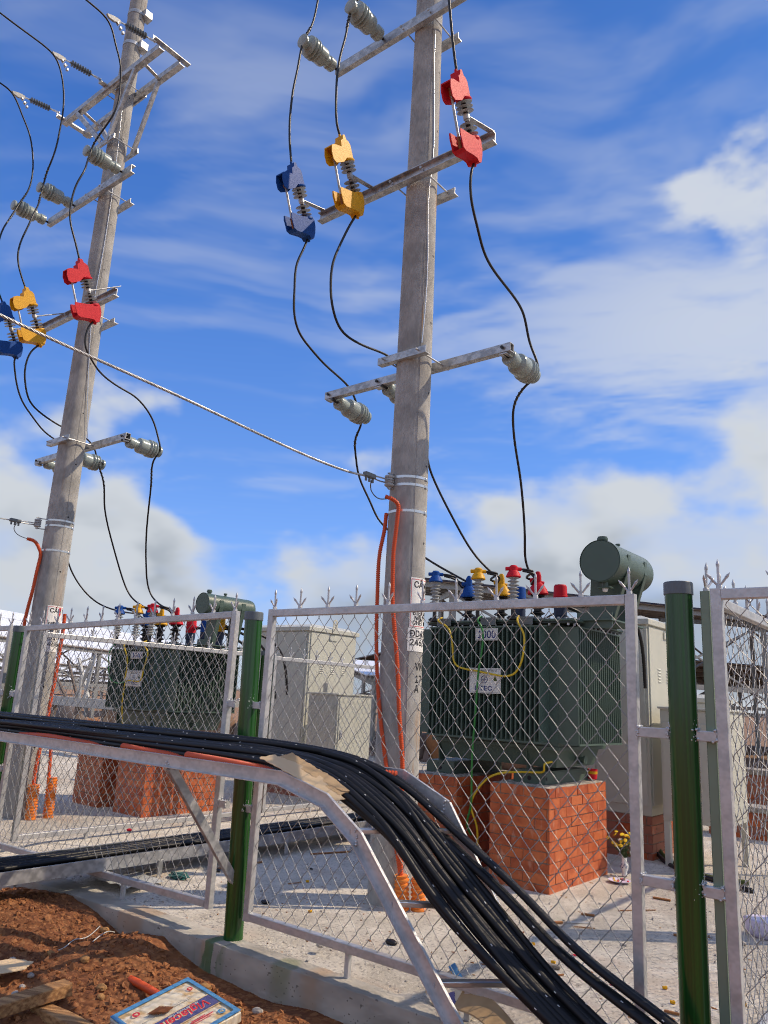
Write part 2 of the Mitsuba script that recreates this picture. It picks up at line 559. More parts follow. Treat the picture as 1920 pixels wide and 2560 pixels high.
sst = lambda a, b, v: (lambda t: t * t * (3 - 2 * t))(np.clip((v - a) / (b - a), 0, 1))
WALLX = [-9, -6.6, -6.22, -5.88, -5.48, -5.21, -4.89, -4.64, -4.36, -4.21, -4.02, -3.78, -3.5, -3.25, -2.97, -2.74, 3]
WALLZ = [-.2, -.2, -.199, -.096, -.069, -.055, -.103, -.169, -.112, -.095, -.155, -.198, -.21, -.215, -.185, -.196, -.22]


def soil_z(X, Y):
    near = np.interp(X, WALLX, WALLZ)
    t = sst(1.9, 3.15, Y)
    p = np.stack([X, Y, 0 * X], -1)
    z = -0.23 * (1 - t) + near * t
    z = z + 0.085 * np.exp(-(((X + 5.15) / .5) ** 2 + ((Y - 2.72) / .35) ** 2)) + 0.03 * np.exp(-(((X + 4.25) / .3) ** 2 + ((Y - 3.0) / .2) ** 2))
    edge = 1 - 0.7 * sst(3.1, 3.3, Y)
    return z + edge * (0.055 * (meshkit.fbm(p * 3.3, 4, 5) - .5) + 0.030 * (meshkit.fbm(p * 14, 3, 6) - .5) + 0.012 * (meshkit.noise(p * 60, 8) - .5)) - 0.12 * sst(4.5, 9, np.abs(X + 4.5))


xs = np.concatenate([np.linspace(-16, -6.6, 30, endpoint=False), np.linspace(-6.6, -2.2, 340, endpoint=False), np.linspace(-2.2, 9, 40)])
ys = np.concatenate([np.linspace(-9, 1.7, 24, endpoint=False), np.linspace(1.7, 3.42, 140)])
structure('soil', 'loose red brown soil heaped against the concrete kerb', gridmesh(xs, ys, soil_z), 'm_soil', True)
structure('ground', 'open brown ground of the site reaching to the horizon', gridmesh(np.linspace(-700, 700, 15), np.linspace(-700, 700, 15), lambda X, Y: 0 * X - 0.62), 'm_farsoil')
xs = np.linspace(-26, 14, 201)
ys = np.concatenate([np.linspace(3.446, 4.2, 30, endpoint=False), np.linspace(4.2, 15, 60)])
slab = gridmesh(xs, ys, lambda X, Y: -0.04 * (1 - sst(3.45, 3.95, Y)) + 0.006 * (meshkit.fbm(np.stack([X, Y, 0 * X], -1) * 2, 3, 9) - .5))
structure('yard_slab', 'pale sandy concrete slab of the transformer yard', slab, 'm_slab', True)
structure('back_terrace', 'bare earth behind the concrete yard', gridmesh(np.linspace(-90, 60, 31), np.linspace(14.9, 120, 20), lambda X, Y: -0.03 - 0.004 * (Y - 15)), 'm_farsoil')


KX, KY = [-20, -6, -4.5, -3.6, -3.2, -2, 20], [3.22, 3.22, 3.262, 3.288, 3.30, 3.335, 3.36]


def kerb(x0, x1, y0, y1, zt, zb, seed):
    xs_ = np.arange(x0, x1 + .001, 0.02)
    prof = [(y0, zb)] + [(y0, zb + (zt - .018 - zb) * t) for t in (.25, .5, .65, .8, .92)] + [(y0 + .004, zt - .006), (y0 + .016, zt)] + [(y0 + (y1 - y0) * t, zt) for t in (.25, .5, .75, 1)] + [(y1, zb)]
    v = A([[[x, p[0], p[1]] for p in prof] for x in xs_])
    v[..., 1] = y1 - (y1 - v[..., 1]) * (y1 - np.interp(v[..., 0], KX, KY)) / (y1 - y0)
    q = v * 9 + seed
    v[..., 1] += 0.006 * (meshkit.fbm(q, 3, seed) - .5) + .007 * (meshkit.fbm(v * 40, 2, seed + 1) - .5)
    v[..., 2] += 0.006 * (meshkit.fbm(q + 5, 3, seed + 2) - .5) + .006 * (meshkit.noise(v * 55, seed + 3) - .5)
    k = len(prof)
    i, j = np.meshgrid(np.arange(len(xs_) - 1), np.arange(k - 1), indexing='ij')
    a, b = i * k + j, (i + 1) * k + j
    f = np.concatenate([np.stack([a, b, b + 1], -1).reshape(-1, 3), np.stack([a, b + 1, a + 1], -1).reshape(-1, 3)])
    caps = [[n0, n0 + t, n0 + t + 1] for n0 in (0, (len(xs_) - 1) * k) for t in range(1, k - 1)]
    return mesh(v.reshape(-1, 3), np.vstack([f, caps]))


single('concrete_kerb', 'rough stained concrete kerb wall under the front fence', 'kerb', kerb(-5.94, 3, 3.205, 3.452, -.036, -.7, 3), 'm_kerb', 35)
single('concrete_kerb', 'lower concrete edge left of the kerb end below the cable tray', 'kerb', kerb(-14, -5.965, 3.30, 3.452, -.075, -.7, 4), 'm_kerb', 35)

# ================================================================ FENCES
PIT, PER = 0.0955, 0.123


def chain(W, z0, z1, seed):
    r = np.random.default_rng(seed)
    out = []
    n = int(W / (PIT / 2))
    off = (W - n * PIT / 2) / 2
    hp = PER / 2
    for c in range(n):
        xl, xr = off + c * PIT / 2, off + (c + 1) * PIT / 2
        pts, z, k = [], z0, 0
        while z <= z1 + hp * .6:
            side = 1 if (k + c) % 2 else -1
            xe = xr if side > 0 else xl
            xo = xl if side > 0 else xr
            pts += [(xe + .0014 * side, 0, z), (xe + (xo - xe) * .09, .0026 * side, z + hp * .15), (xe + (xo - xe) * .50, .0028 * side, z + hp * .5), (xe + (xo - xe) * .91, .0026 * side, z + hp * .85)]
            z += hp
            k += 1
        p = A(pts, float)
        p = p[p[:, 2] <= z1]
        p[:, 0] += .004 * (meshkit.noise(p * [6, 1, 6], seed) - .5) + r.normal(0, .0006, len(p))
        p[:, 1] += .02 * (meshkit.fbm(p * [2.2, 1, 2.2], 2, seed + 1) - .5) + r.normal(0, .0006, len(p))
        out.append(tube(p, .0020, 5, False))
    return cat(out)


def spike_mesh():
    def spear(p0, p1, r):
        p0, p1 = A(p0, float), A(p1, float)
        L = np.linalg.norm(p1 - p0)
        h = min(.034, L * .42)
        return lathe([(0, 0), (r, 0), (r, L - h), (r * 1.35, L - h + .002), (r * 1.35, L - h + .0045), (r, L - h + .006), (r * 1.3, L - h + .008), (r * 1.25, L - h + .012), (r * .85, L - h * .45), (0, L)], 10, mat4(*frame(p1 - p0), p0))
    return cat(spear([0, 0, 0], [0, 0, .130], .0058), spear([.004, 0, .012], [.048, -.012, .068], .0052), spear([-.004, 0, .012], [-.048, -.012, .068], .0052), rbox(-.011, .011, -.011, .011, -.004, .016, .003))


SPIKE = spike_mesh()


def weld(c, n, s=.007, seed=0):
    r = np.random.default_rng(seed)
    return cat(*[shift(trimesh.creation.icosphere(1, s * r.uniform(.6, 1.2)), *(A(c) + r.normal(0, .004, 3) + A(d))) for d in n])


def panel(label, P0, P1, ztop0, ztop1, zb0, zb1, seed, mat_left='m_steel', stubs=(), brackets=(), group='chain link panels of the front fence', spikes=None, first=.03):
    """frame of square tube with netting; P0, P1: left and right ends in plan; brackets: (x0, x1, z) short tubes welded to the posts"""
    P0, P1 = A([*P0, 0], float), A([*P1, 0], float)
    W = np.linalg.norm(P1 - P0)
    M = mat4((P1 - P0) / W, np.cross([0, 0, 1], (P1 - P0) / W), [0, 0, 1], P0)
    s, t = .045, .020
    zt = lambda x: ztop0 + (ztop1 - ztop0) * x / W
    zb = lambda x: zb0 + (zb1 - zb0) * x / W
    pr = Proto()
    sec = rect(2 * t, s, .004)
    seco = rect(s, 2 * t, .004)
    g = lambda m: put(m, M)
    pr.add('stile', g(extr(seco, [s / 2, 0, zb(0) - .004], [s / 2, 0, zt(0) + .001], (0, 1, 0))), mat_left)
    pr.add('stile', g(extr(seco, [W - s / 2, 0, zb(W) - .004], [W - s / 2, 0, zt(W) + .001], (0, 1, 0))), 'm_steel')
    pr.add('rail', g(extr(sec, [s + .001, 0, zt(0) - s / 2 - .001], [W - s - .001, 0, zt(W) - s / 2 - .001])), 'm_steel')
    pr.add('rail', g(extr(sec, [s + .001, 0, zb(0) + s / 2], [W - s - .001, 0, zb(W) + s / 2])), 'm_steel')
    net = chain(W - 2 * s + .01, 0, zt(0) - zb(0) - 2 * s + .012, seed)
    v = net.vertices
    v[:, 0] += s - .005
    v[:, 2] += zb0 + s - .004 + (zb1 - zb0) * v[:, 0] / W
    net.vertices = v
    pr.add('chain_link_mesh', g(net), 'm_wire', True)
    n = spikes or int(round((W - .06) / .228))
    for k in range(n + 1):
        x = first + (W - 2 * first) * k / n
        r = np.random.default_rng(seed * 31 + k)
        Ms = M @ trans(x + r.normal(0, .006), 0, zt(x) + .002)
        Ms[:3, :3] = Ms[:3, :3] @ rotz(r.normal(0, .25))[:3, :3]
        Ms[0, 2] += r.normal(0, .03)
        pr.add('spike', SPIKE, 'm_steel', 40, M=Ms)
    for x, L in stubs:
        pr.add('stub_foot', g(extr(rect(.028, .026, .002), [x, 0, zb(x) - L], [x, 0, zb(x) - .0005], (0, 1, 0))), 'm_steel')
    for x0, x1, z in brackets:
        pr.add('bracket', g(extr(rect(2 * t - .006, .042, .003), [x0, -.006, z], [x1, -.006, z])), 'm_steel')
        for xx in (x0 + .003, x1 - .003):
            pr.add('weld_bead', g(weld([0, 0, 0], [(xx, -.024, z + dz) for dz in np.linspace(-.022, .02, 9)] + [(xx, yy, z + .022) for yy in np.linspace(-.024, .012, 8)], .0052, seed)), 'm_weld', True)
    return place('fence_panel', label, 'fence panel', pr, None, group)


YF = 3.43
PB = panel('wide chain link panel directly in front of the large transformer between two round posts', (-3.675, YF), (-1.283, YF), 1.907, 1.907, .084, .084, 11,
           stubs=((.81, .125), (1.55, .12)), brackets=((-.086, 0, 1.306), (-.086, 0, .694), (2.392, 2.527, 1.306), (2.392, 2.527, .712)))
PA = panel('chain link panel in front of the smaller transformer left of the left round post', (-6.80, YF), (-3.985, YF), 1.853, 1.907, .022, .083, 12,
           stubs=((.95, .115), (1.895, .125)), brackets=((-.07, 0, 1.26), (-.07, 0, .64), (2.815, 2.89, 1.306), (2.815, 2.89, .694)))
PC = panel('chain link panel right of the right round post running out of view', (-.955, YF), (1.45, YF), 1.915, 1.915, .084, .084, 13,
           stubs=((.5, .12),), brackets=((-.079, 0, 1.306), (-.079, 0, .712)))
PD = panel('chain link panel left of the far left round post at the picture edge', (-9.6, YF), (-7.06, YF), 1.86, 1.86, .03, .03, 14, brackets=((2.54, 2.6, 1.26),))
# side fences of the enclosure
GS = 'chain link panels of the fence between the two transformer yards'
panel('side fence panel crossing in front of the smaller transformer from the corner', (-6.76, 3.56), (-6.76, 6.18), 1.815, 1.815, .055, .055, 15, stubs=((.7, .09), (1.8, .09)), group=GS)
panel('side fence panel crossing in front of the left switch cabinets', (-6.76, 6.42), (-6.76, 9.1), 1.80, 1.80, .06, .06, 16, stubs=((.8, .09), (1.9, .09)), group=GS)
GR = 'chain link panels of the right side fence'
panel('right side fence panel running back from the right round post', (-.985, 3.44), (-1.02, 6.1), 1.91, 1.91, .06, .06, 17, mat_left='m_overspray', stubs=((.8, .1), (1.9, .1)), group=GR)
panel('far panel of the right side fence seen edge on', (-1.02, 6.3), (-1.02, 8.9), 1.91, 1.91, .06, .06, 18, stubs=((.8, .1), (1.9, .1)), group=GR)


def post(label, x, y, zt, zb, spl_z=(), name='green_post', r=.0575, lean=0.0, group=None):
    pr = Proto()
    pr.add('shaft', lathe([(r * .98, zb), (r, zb + .004), (r, zt - .03)], 40, None), 'm_enamel', 40)
    pr.add('cap', lathe([(r + .0015, zt - .055), (r + .0042, zt - .054), (r + .0042, zt - .004), (r + .001, zt), (0, zt + .001)], 40), 'm_cap', 40)
    for k, z in enumerate(spl_z):
        q = np.random.default_rng(int(z * 100) + k)
        bl = []
        for _ in range(46):
            a = q.choice([-1, 1]) * q.normal(math.pi / 2 - .25, .22) - math.pi / 2
            zz = z + q.normal(0, .022) + abs(q.normal(0, .015))
            s = q.uniform(.0012, .0042)
            b = trimesh.creation.icosphere(1, s)
            b.apply_scale([1, 1, q.uniform(.8, 2.2)])
            bl.append(shift(b, (r + .0) * math.cos(a), (r + .0) * math.sin(a), zz))
        pr.add('silver_paint_splash', cat(bl), 'm_weld', True)
    M = trans(x, y, 0)
    M[0, 2] = lean
    return place(name, label, 'post', pr, M, group)


post('dark green round post with grey cap left of the large transformer', -3.752, YF - .008, 1.895, -.036, (1.306, .70), lean=-.036)
post('dark green round post with grey cap in the right foreground', -1.092, YF, 1.951, -.036, (1.306, .712))
post('dark green round post with grey cap at the far left corner', -6.93, YF + .01, 1.856, -.06, (1.26,))
post('dark green round post standing behind the left foreground post', -6.76, 6.30, 1.85, 0)
post('dark green round post of the right side fence behind netting', -1.02, 6.2, 1.93, 0)
post('dark green round post at the far end of the left side fence', -6.76, 9.22, 1.85, 0)

# ================================================================ POLES AND THEIR FITTINGS
prad = lambda z: .167 - .0057 * z
PR, PL = A([-3.565, 4.70]), A([-8.22, 4.34])


def on_pole(pole, th, z, off=0.0):
    """point on a pole: th degrees to the right of the side that faces the street corner"""
    c = pole
    f = -unit(c)
    g = A([-f[1], f[0]])
    a = math.radians(th)
    r = prad(z) + off
    return A([*(c + r * (f * math.cos(a) + g * math.sin(a))), z])


def wrap_text(pole, s, th0, z, h, rad_off, bold=True, depth=.0012):
    m = text(s, h, depth, bold)
    m = m.subdivide_to_size(.02)
    v = m.vertices
    out = np.empty_like(v)
    f = -unit(pole)
    g = A([-f[1], f[0]])
    for k, (x, y, d) in enumerate(v):
        r = prad(z) + rad_off + d
        a = math.radians(th0) + x / prad(z)
        out[k, :2] = pole + r * (f * math.cos(a) + g * math.sin(a))
        out[k, 2] = z + y
    return mesh(out, m.faces)


def wrap_sheet(pole, th0, th1, z0, z1, off, zref=None):
    n = 24
    a = np.radians(np.linspace(th0, th1, n))
    f = -unit(pole)
    g = A([-f[1], f[0]])
    v = []
    for o in (off, off - .0009):
        for z in (z0, z1):
            r = prad(zref or z) + o
            v += [[*(pole + r * (f * math.cos(t) + g * math.sin(t))), z] for t in a]
    fc = []
    for k in range(n - 1):
        fc += [[k, k + 1, n + k + 1], [k, n + k + 1, n + k], [2 * n + k, 3 * n + k + 1, 2 * n + k + 1], [2 * n + k, 3 * n + k, 3 * n + k + 1]]
    return mesh(v, fc)


def pole(label, c, bands, holes_th, earth):
    pr = Proto()
    zs = np.linspace(-.3, 11.2, 60)
    pr.add('shaft', lathe([(prad(z), z) for z in zs] + [(0, 11.2)], 40, trans(c[0], c[1], 0)), 'm_pole', 50)
    for th in (20, 200):
        P_ = A([on_pole(c, th, z, .0005) for z in zs])
        pr.add('mould_seam', tube(P_, .0035, 5), 'm_pole', True)
    for z in np.arange(.7, 11, .62):
        p = on_pole(c, holes_th, z, -.02)
        q = on_pole(c, holes_th, z, .0012)
        pr.add('step_hole_disc', cyl(p, q, .0095, 10), 'm_ink')  # solid dark disc; its colour stands for the shade inside a hole
    for z, w in bands:
        th = np.linspace(0, 2 * np.pi, 41)
        r = prad(z) + .0008
        prof = [(r, z - w / 2), (r + .0022, z - w / 2), (r + .0022, z + w / 2), (r, z + w / 2)]
        pr.add('steel_band', cat(lathe(prof, 40, trans(c[0], c[1], 0)), put(rbox(-.016, .016, -.004, .006, -w * .6, w * .6, .002), mat4(*[*(lambda d: (A([-d[1], d[0], 0]), d, A([0, 0, 1])))(unit(on_pole(c, 62, z) - A([*c, z])))], on_pole(c, 62, z, .004)))), 'm_bright', 40)
    if earth:
        pr.add('earth_wire', tube(spl(earth, .06), .0045, 6), 'm_bright', True)
    return place('concrete_pole', label, 'utility pole', pr)


def sign(label, c, th0, z_top, widths, l1, l2, name='warning_sign'):
    """enamel plate strapped round the pole: prohibition on top, pole number below"""
    zt, zm, zb = z_top
    pr = Proto()
    o = .004
    w0, w1 = widths
    zref = zm
    pr.add('plate', wrap_sheet(c, th0, th0 + w0, zm + .003, zt, o, zref), 'm_white')
    for (a, b, z0, z1) in ((th0 + 2, th0 + w0 - 2, zt - .016, zt - .012), (th0 + 2, th0 + w0 - 2, zm + .012, zm + .016), (th0 + 2, th0 + 3.3, zm + .012, zt - .012), (th0 + w0 - 3.3, th0 + w0 - 2, zm + .012, zt - .012)):
        pr.add('red_border', wrap_sheet(c, a, b, z0, z1, o + .0012, zref), 'm_inkred')
    D = lambda s, x, z, h, m='m_ink': pr.add('lettering', reproj(wrap_text(c, s, th0 + x, zref, h, o + .0006), z - zref), m)
    D(l1[0], 9, zt - .075, .046)
    D(l1[1], 9, zm + .098, .030)
    D(l1[2], 14, zm + .062, .030)
    D(l1[3], 9, zm + .026, .030)
    bolt = sg.Polygon([(.03, .15), (.06, .15), (.045, .095), (.07, .095), (.035, .03), (.048, .032), (.02, 0), (.012, .04), (.024, .035), (.046, .075), (.018, .075)])
    bm = trimesh.creation.extrude_polygon(bolt, .0012, engine='earcut').subdivide_to_size(.02)
    out = []
    f = -unit(c)
    g = A([-f[1], f[0]])
    for x, y, d in bm.vertices:
        r = prad(zref) + o + .0006 + d
        a = math.radians(th0 + 38) + x / prad(zref)
        out.append([*(c + r * (f * math.cos(a) + g * math.sin(a))), zm + .135 + y * 1.05])
    pr.add('lightning_bolt', mesh(out, bm.faces), 'm_inkred')
    pr.add('number_plate', wrap_sheet(c, th0 - 3, th0 - 3 + w1, zb, zm, o, zref), 'm_white')
    D(l2[0], 2, zm - .062, .046)
    D(l2[1], 2, zm - .126, .046)
    pr.add('rule', wrap_sheet(c, th0 + 1, th0 - 6 + w1, zm - .073, zm - .069, o + .0012, zref), 'm_ink')
    return place(name, label, 'sign', pr)


def reproj(m, dz):
    v = m.vertices.copy()
    v[:, 2] += dz
    return mesh(v, m.faces)


pole('tall grey concrete pole with rust streaks in the middle of the view', PR, ((3.073, .02), (3.01, .02), (2.80, .02)), 62,
     [on_pole(PR, 25, 7.3, .012), on_pole(PR, 33, 6.6, .006), on_pole(PR, 38, 5.9, .006), on_pole(PR, 26, 5.62, .01), on_pole(PR, 32, 4.9, .006), on_pole(PR, 20, 4.2, .02)])
pole('tall grey concrete pole at the left carrying the twin beam crossarm', PL, ((3.13, .02), (3.07, .02), (2.79, .02)), 30,
     [on_pole(PL, -8, 8.8, .015), on_pole(PL, 2, 8.2, .02), on_pole(PL, 10, 7.4, .008), on_pole(PL, 8, 6.4, .006), on_pole(PL, 2, 5.7, .008), on_pole(PL, 14, 5.2, .006), on_pole(PL, 40, 4.5, .02), on_pole(PL, 62, 4.15, .03)])
TXT1 = ('CẤM TRÈO', 'ĐIỆN ÁP CAO', 'NGUY HIỂM', 'CHẾT NGƯỜI')
sign('white no climbing sign with red bolt on the middle pole', PR, 17, (2.285, 1.905, 1.735), (100, 104), TXT1, ('ĐD474E/7', '246/5A/14'))
sign('white no climbing sign with red bolt on the left pole', PL, 1, (2.185, 1.875, 1.69), (96, 104), TXT1, ('ĐD474E/7', '246/5A/05'))
for k, (s_, z) in enumerate((('VN', 1.60), ('17', 1.51), ('A', 1.44))):
    scene_key = single('painted_mark', 'black stencilled %s on the middle pole below the sign' % ('letters VN', 'number', 'letter A')[k], 'marking', wrap_text(PR, s_, 40, z, .052, .0004, True, .0008), 'm_ink')

# ---- porcelain post insulator, axis z
INS = Proto()
INS.add('pin', lathe([(0, -.05), (.013, -.05), (.013, .032), (0, .032)], 10), 'm_black', 40)
INS.add('body', lathe([(0, .03), (.05, .03), (.056, .04), (.056, .098), (.046, .112), (.046, .15), (.072, .165), (.077, .18), (.077, .262), (.069, .275), (.088, .291), (.088, .300), (.069, .312), (.088, .328), (.088, .337), (.069, .349), (.085, .363), (.083, .373), (.056, .388), (.041, .40), (.041, .419), (.056, .43), (.056, .453), (.046, .461), (0, .462)], 32, np.diag([1.16, 1.16, 1.0, 1.0])), 'm_porc', 35)


def insulator(label, base, d, group):
    return place('post_insulator', label, 'insulator', INS, mat4(*frame(d), base), group)


G1 = 'grey porcelain insulators on the poles'
for (x, y, z, d, lab) in (
        (-4.545, 4.49, 7.385, (0, -1, -.1), 'upper left insulator of the middle pole'), (-3.955, 4.49, 7.40, (0, -1, -.06), 'upper insulator of the middle pole second from its left end'),
        (-2.816, 4.91, 4.055, (0, 1, -.02), 'insulator at the right end of the lower crossarm of the middle pole'), (-4.62, 4.91, 4.045, (0, 1, -.04), 'insulator at the left end of the lower crossarm of the middle pole'),
        (-4.037, 4.91, 4.06, (0, 1, -.04), 'insulator half hidden behind the middle pole'),
        (-7.66, 4.13, 7.345, (0, -1, -.02), 'highest porcelain insulator in front of the left pole'), (-8.705, 4.13, 7.30, (0, -1, -.02), 'middle porcelain insulator left of the left pole'),
        (-9.36, 4.13, 7.31, (0, -1, -.02), 'porcelain insulator at the left end of the left pole arm'),
        (-7.44, 4.54, 4.03, (0, 1, 0), 'insulator at the right end of the lower crossarm of the left pole'), (-9.24, 4.54, 4.05, (0, 1, 0), 'insulator base showing left of the left pole'),
        (-8.62, 4.54, 4.05, (0, 1, 0), 'insulator head showing right behind the left pole')):
    insulator('grey porcelain ' + lab, (x, y, z), d, G1)


def crossarm(label, x0, x1, y, z, c, sec, front, up=(0, 0, 1), clips=()):
    """galvanised arm with rods round the pole and a short clamp on its other side"""
    pr = Proto()
    pr.add('beam', extr(sec, [x0, y, z], [x1, y, z], up), 'm_galv', 30)
    s = -1 if front else 1
    yb = c[1] - s * (prad(z) + .035)
    for dx in (-1, 1):
        xx = c[0] + dx * (prad(z) + .028)
        pr.add('clamp_rod', cyl([xx, y + s * .03, z - .01], [xx, yb - s * .04, z - .01], .007, 8), 'm_galv', 30)
        pr.add('nut', cyl([xx, y + s * .05, z - .01], [xx, y + s * .063, z - .01], .013, 6), 'm_galv')
    L = prad(z) + .1
    pr.add('back_clamp', extr(angle_sec(.06, .06, .006), [c[0] - L, yb, z - .04], [c[0] + L, yb, z - .04], (0, 0, 1)), 'm_galv')
    for x in clips:
        pr.add('clip', rbox(x - .035, x + .035, y - .034, y + .034, z - .055, z - .042, .003), 'm_galv')
        pr.add('bolt', cyl([x, y - .055, z], [x, y - .04, z], .014, 6), 'm_black')
    return place('crossarm', label, 'crossarm', pr)


CH = sa.translate(chan_sec(.055, .10, .007), -.02, -.05)
HAT = sa.translate(sg.Polygon([(-.035, 0), (.035, 0), (.035, .006), (.006, .012), (.006, .09), (-.035, .09), (-.035, .083), (-.001, .083), (-.001, .012), (-.035, .006)]), 0, -.045)
SQ = tubesec(.062, .072, .005)
crossarm('highest crossarm of the middle pole cut by the picture top', -4.56, -2.45, 4.535, 7.385, PR, CH, True)
crossarm('crossarm of the middle pole carrying the three fuse cutouts', -4.61, -2.72, 4.515, 5.742, PR, HAT, True)
crossarm('lower square tube crossarm behind the middle pole', -4.715, -2.757, 4.89, 4.10, PR, SQ, False, clips=(-4.66, -4.08, -2.82))
crossarm('crossarm with three porcelain insulators on the left pole', -9.37, -7.45, 4.165, 7.31, PL, CH, True)
crossarm('crossarm of the left pole carrying the three fuse cutouts', -9.12, -7.38, 4.15, 5.665, PL, HAT, True)
crossarm('lower square tube crossarm behind the left pole', -9.38, -7.38, 4.53, 4.075, PL, SQ, False, clips=(-9.32, -7.44))

# the twin beam strain arm high on the left pole
pr = Proto()
AN = angle_sec(.075, .075, .007)
for (y, z, a, b) in ((4.17, 8.90, -9.43, -7.20), (4.47, 8.90, -9.40, -7.20)):
    pr.add('beam', extr(sa.translate(AN, -.03, -.03), [a, y, z], [b, y, z]), 'm_galv')
for x in (-9.43, -7.21):
    pr.add('end_beam', extr(sa.scale(sa.translate(AN, -.03, -.01), -1, 1, origin=(0, 0)), [x, 4.06, 8.945], [x, 4.575, 8.945]), 'm_galv')
pr.add('centre_beam', extr(sa.scale(sa.translate(AN, -.03, -.01), -1, 1, origin=(0, 0)), [-8.38, 4.06, 8.945], [-8.38, 4.575, 8.945]), 'm_galv')
for a, b in (((-7.72, 4.16, 8.86), (-8.16, 4.17, 8.02)), ((-7.66, 4.46, 8.86), (-8.08, 4.48, 7.98)), ((-9.05, 4.16, 8.86), (-8.34, 4.19, 8.10)), ((-9.0, 4.46, 8.86), (-8.36, 4.48, 8.02))):
    pr.add('brace', extr(sa.translate(sg.box(0, 0, .06, .008).union(sg.box(0, 0, .007, .04)), -.03, -.02), a, b, (0, 1, 0)), 'm_galv')
for x in (-7.62, -9.02):
    pr.add('tie', extr(rect(.05, .007, .001), [x, 4.17, 8.93], [x, 4.46, 8.86]), 'm_galv')
for z in (8.03, 8.88):
    for y in (4.17, 4.51):
        pr.add('clamp_plate', rbox(-8.46, -8.0, y - .012, y + .012, z - .035, z + .035, .003), 'm_galv')
    for x in (-8.43, -8.03):
        pr.add('clamp_rod', cyl([x, 4.14, z], [x, 4.54, z], .007, 8), 'm_galv', 30)
place('strain_crossarm', 'braced twin beam crossarm high on the left pole', 'crossarm', pr)
for (z0, lab) in ((9.55, 'small clamp fitting near the top of the left pole'), (10.05, 'clamp fitting at the picture top on the left pole')):
    pr = Proto()
    pr.add('', cat(rbox(-8.17, -8.05, 4.36, 4.48, z0, z0 + .12, .01), lathe([(prad(z0) + .001, z0 + .03), (prad(z0) + .006, z0 + .03), (prad(z0) + .006, z0 + .08), (prad(z0) + .001, z0 + .08)], 32, trans(PL[0], PL[1], 0))), 'm_galv', 30)
    place('pole_clamp', lab, 'clamp', pr)

# strain insulator strings of the left pole: axis z runs from the arm to the clamp
STR = Proto()
sh = [(0, 0)]
core = [(0, .10), (.011, .10), (.011, .11)]
for k in range(8):
    z = .13 + k * .034
    core += [(.011, z), (.040, z + .004), (.041, z + .007), (.012, z + .012)]
core += [(.011, .41), (0, .41)]
STR.add('insulator_body', lathe(core, 20), 'm_silicone_dark', 30)
STR.add('shackle', cat(cyl([-.012, 0, -.02], [-.012, 0, .07], .006, 8), cyl([.012, 0, -.02], [.012, 0, .07], .006, 8), cyl([0, 0, .055], [0, 0, .12], .011, 10), cyl([-.02, 0, -.012], [.02, 0, -.012], .009, 8)), 'm_bright', 30)
STR.add('end_fitting', cat(cyl([0, 0, .40], [0, 0, .46], .010, 10), torus([0, 0, .475], .018, .006, (1, 0, 0), 14, 6)), 'm_bright', 30)
STR.add('dead_end_clamp', hull([[x, y, z] for x in (-.014, .014) for (y, z) in ((.012, .47), (-.018, .47), (.02, .55), (-.045, .55), (.005, .64), (-.03, .62))]), 'm_silicone', False)
STR.add('clamp_bolts', cat(*[cyl([0, -.02 - k * .045, .535 - k * .03], [0, .03 - k * .045, .50 - k * .03], .008, 6) for k in range(3)], *[rbox(-.016, .016, -.05 - k * .045, -.018 - k * .045, .49 - k * .03, .515 - k * .03, .003) for k in range(3)]), 'm_galv')
for (x, y, z, q, lab) in ((-7.22, 4.08, 8.92, -.22, 'rightmost strain insulator string of the left pole'), (-8.40, 4.06, 9.00, -.14, 'middle strain insulator string of the left pole'), (-9.42, 4.06, 9.00, -.2, 'leftmost strain insulator string of the left pole')):
    d = unit((0, -1, q))
    place('strain_insulator', lab, 'insulator', STR, mat4(A([1., 0, 0]), np.cross(d, [1, 0, 0]) * 1.0, d, (x, y, z)), 'strain insulators of the left pole')

# ---- fuse cutout: z along the insulator, x outward
CUT = Proto()
core = [(0, -.15), (.017, -.15)]
for z in (-.118, -.080, -.042):
    core += [(.015, z - .004), (.064, z - .0012), (.065, z + .0008), (.015, z + .006)]
core += [(.021, -.005), (.021, .027)]
for z in (.052, .084, .116):
    core += [(.015, z - .004), (.064, z - .0012), (.065, z + .0008), (.015, z + .006)]
core += [(.017, .16), (0, .16)]
CUT.add('insulator_body', lathe(core, 24), 'm_silicone', 30)
CUT.add('core_sleeve', lathe([(0, -.149), (.0185, -.149), (.0185, -.012), (0, -.012)], 16), 'm_black', 30)
CUT.add('core_sleeve', lathe([(0, .036), (.0185, .036), (.0185, .159), (0, .159)], 16), 'm_black', 30)
CUT.add('collar', lathe([(.02, -.004), (.026, -.004), (.026, .026), (.02, .026)], 20), 'm_galv', 30)
CUT.add('fuse_tube', cyl([.1695, 0, .17], [.1905, 0, -.175], .0105, 12), 'm_galv', 40)
CUT.add('tube_ferrule', cyl([.190, 0, -.165], [.1955, 0, -.255], .013, 12), 'm_rustwood', 40)
CUT.add('tube_ferrule', cyl([.1675, 0, .19], [.170, 0, .13], .013, 12), 'm_rustwood', 40)
CUT.add('pull_ring', torus([.20, .012, .115], .016, .0025, (0, 1, .3), 16, 6), 'm_rustwood', 40)


def shell(poly, w, cut, cw, r=.006):
    body = man(trimesh.creation.extrude_polygon(poly.buffer(-r).buffer(r, quad_segs=3), w, engine='earcut'))
    body = body.translate([0, 0, -w / 2])
    cav = man(trimesh.creation.extrude_polygon(cut, cw, engine='earcut')).translate([0, 0, -cw / 2])
    q = unman(body - cav)
    v = q.vertices.copy()
    q.vertices = np.stack([v[:, 0], -v[:, 2], v[:, 1]], 1)
    return q


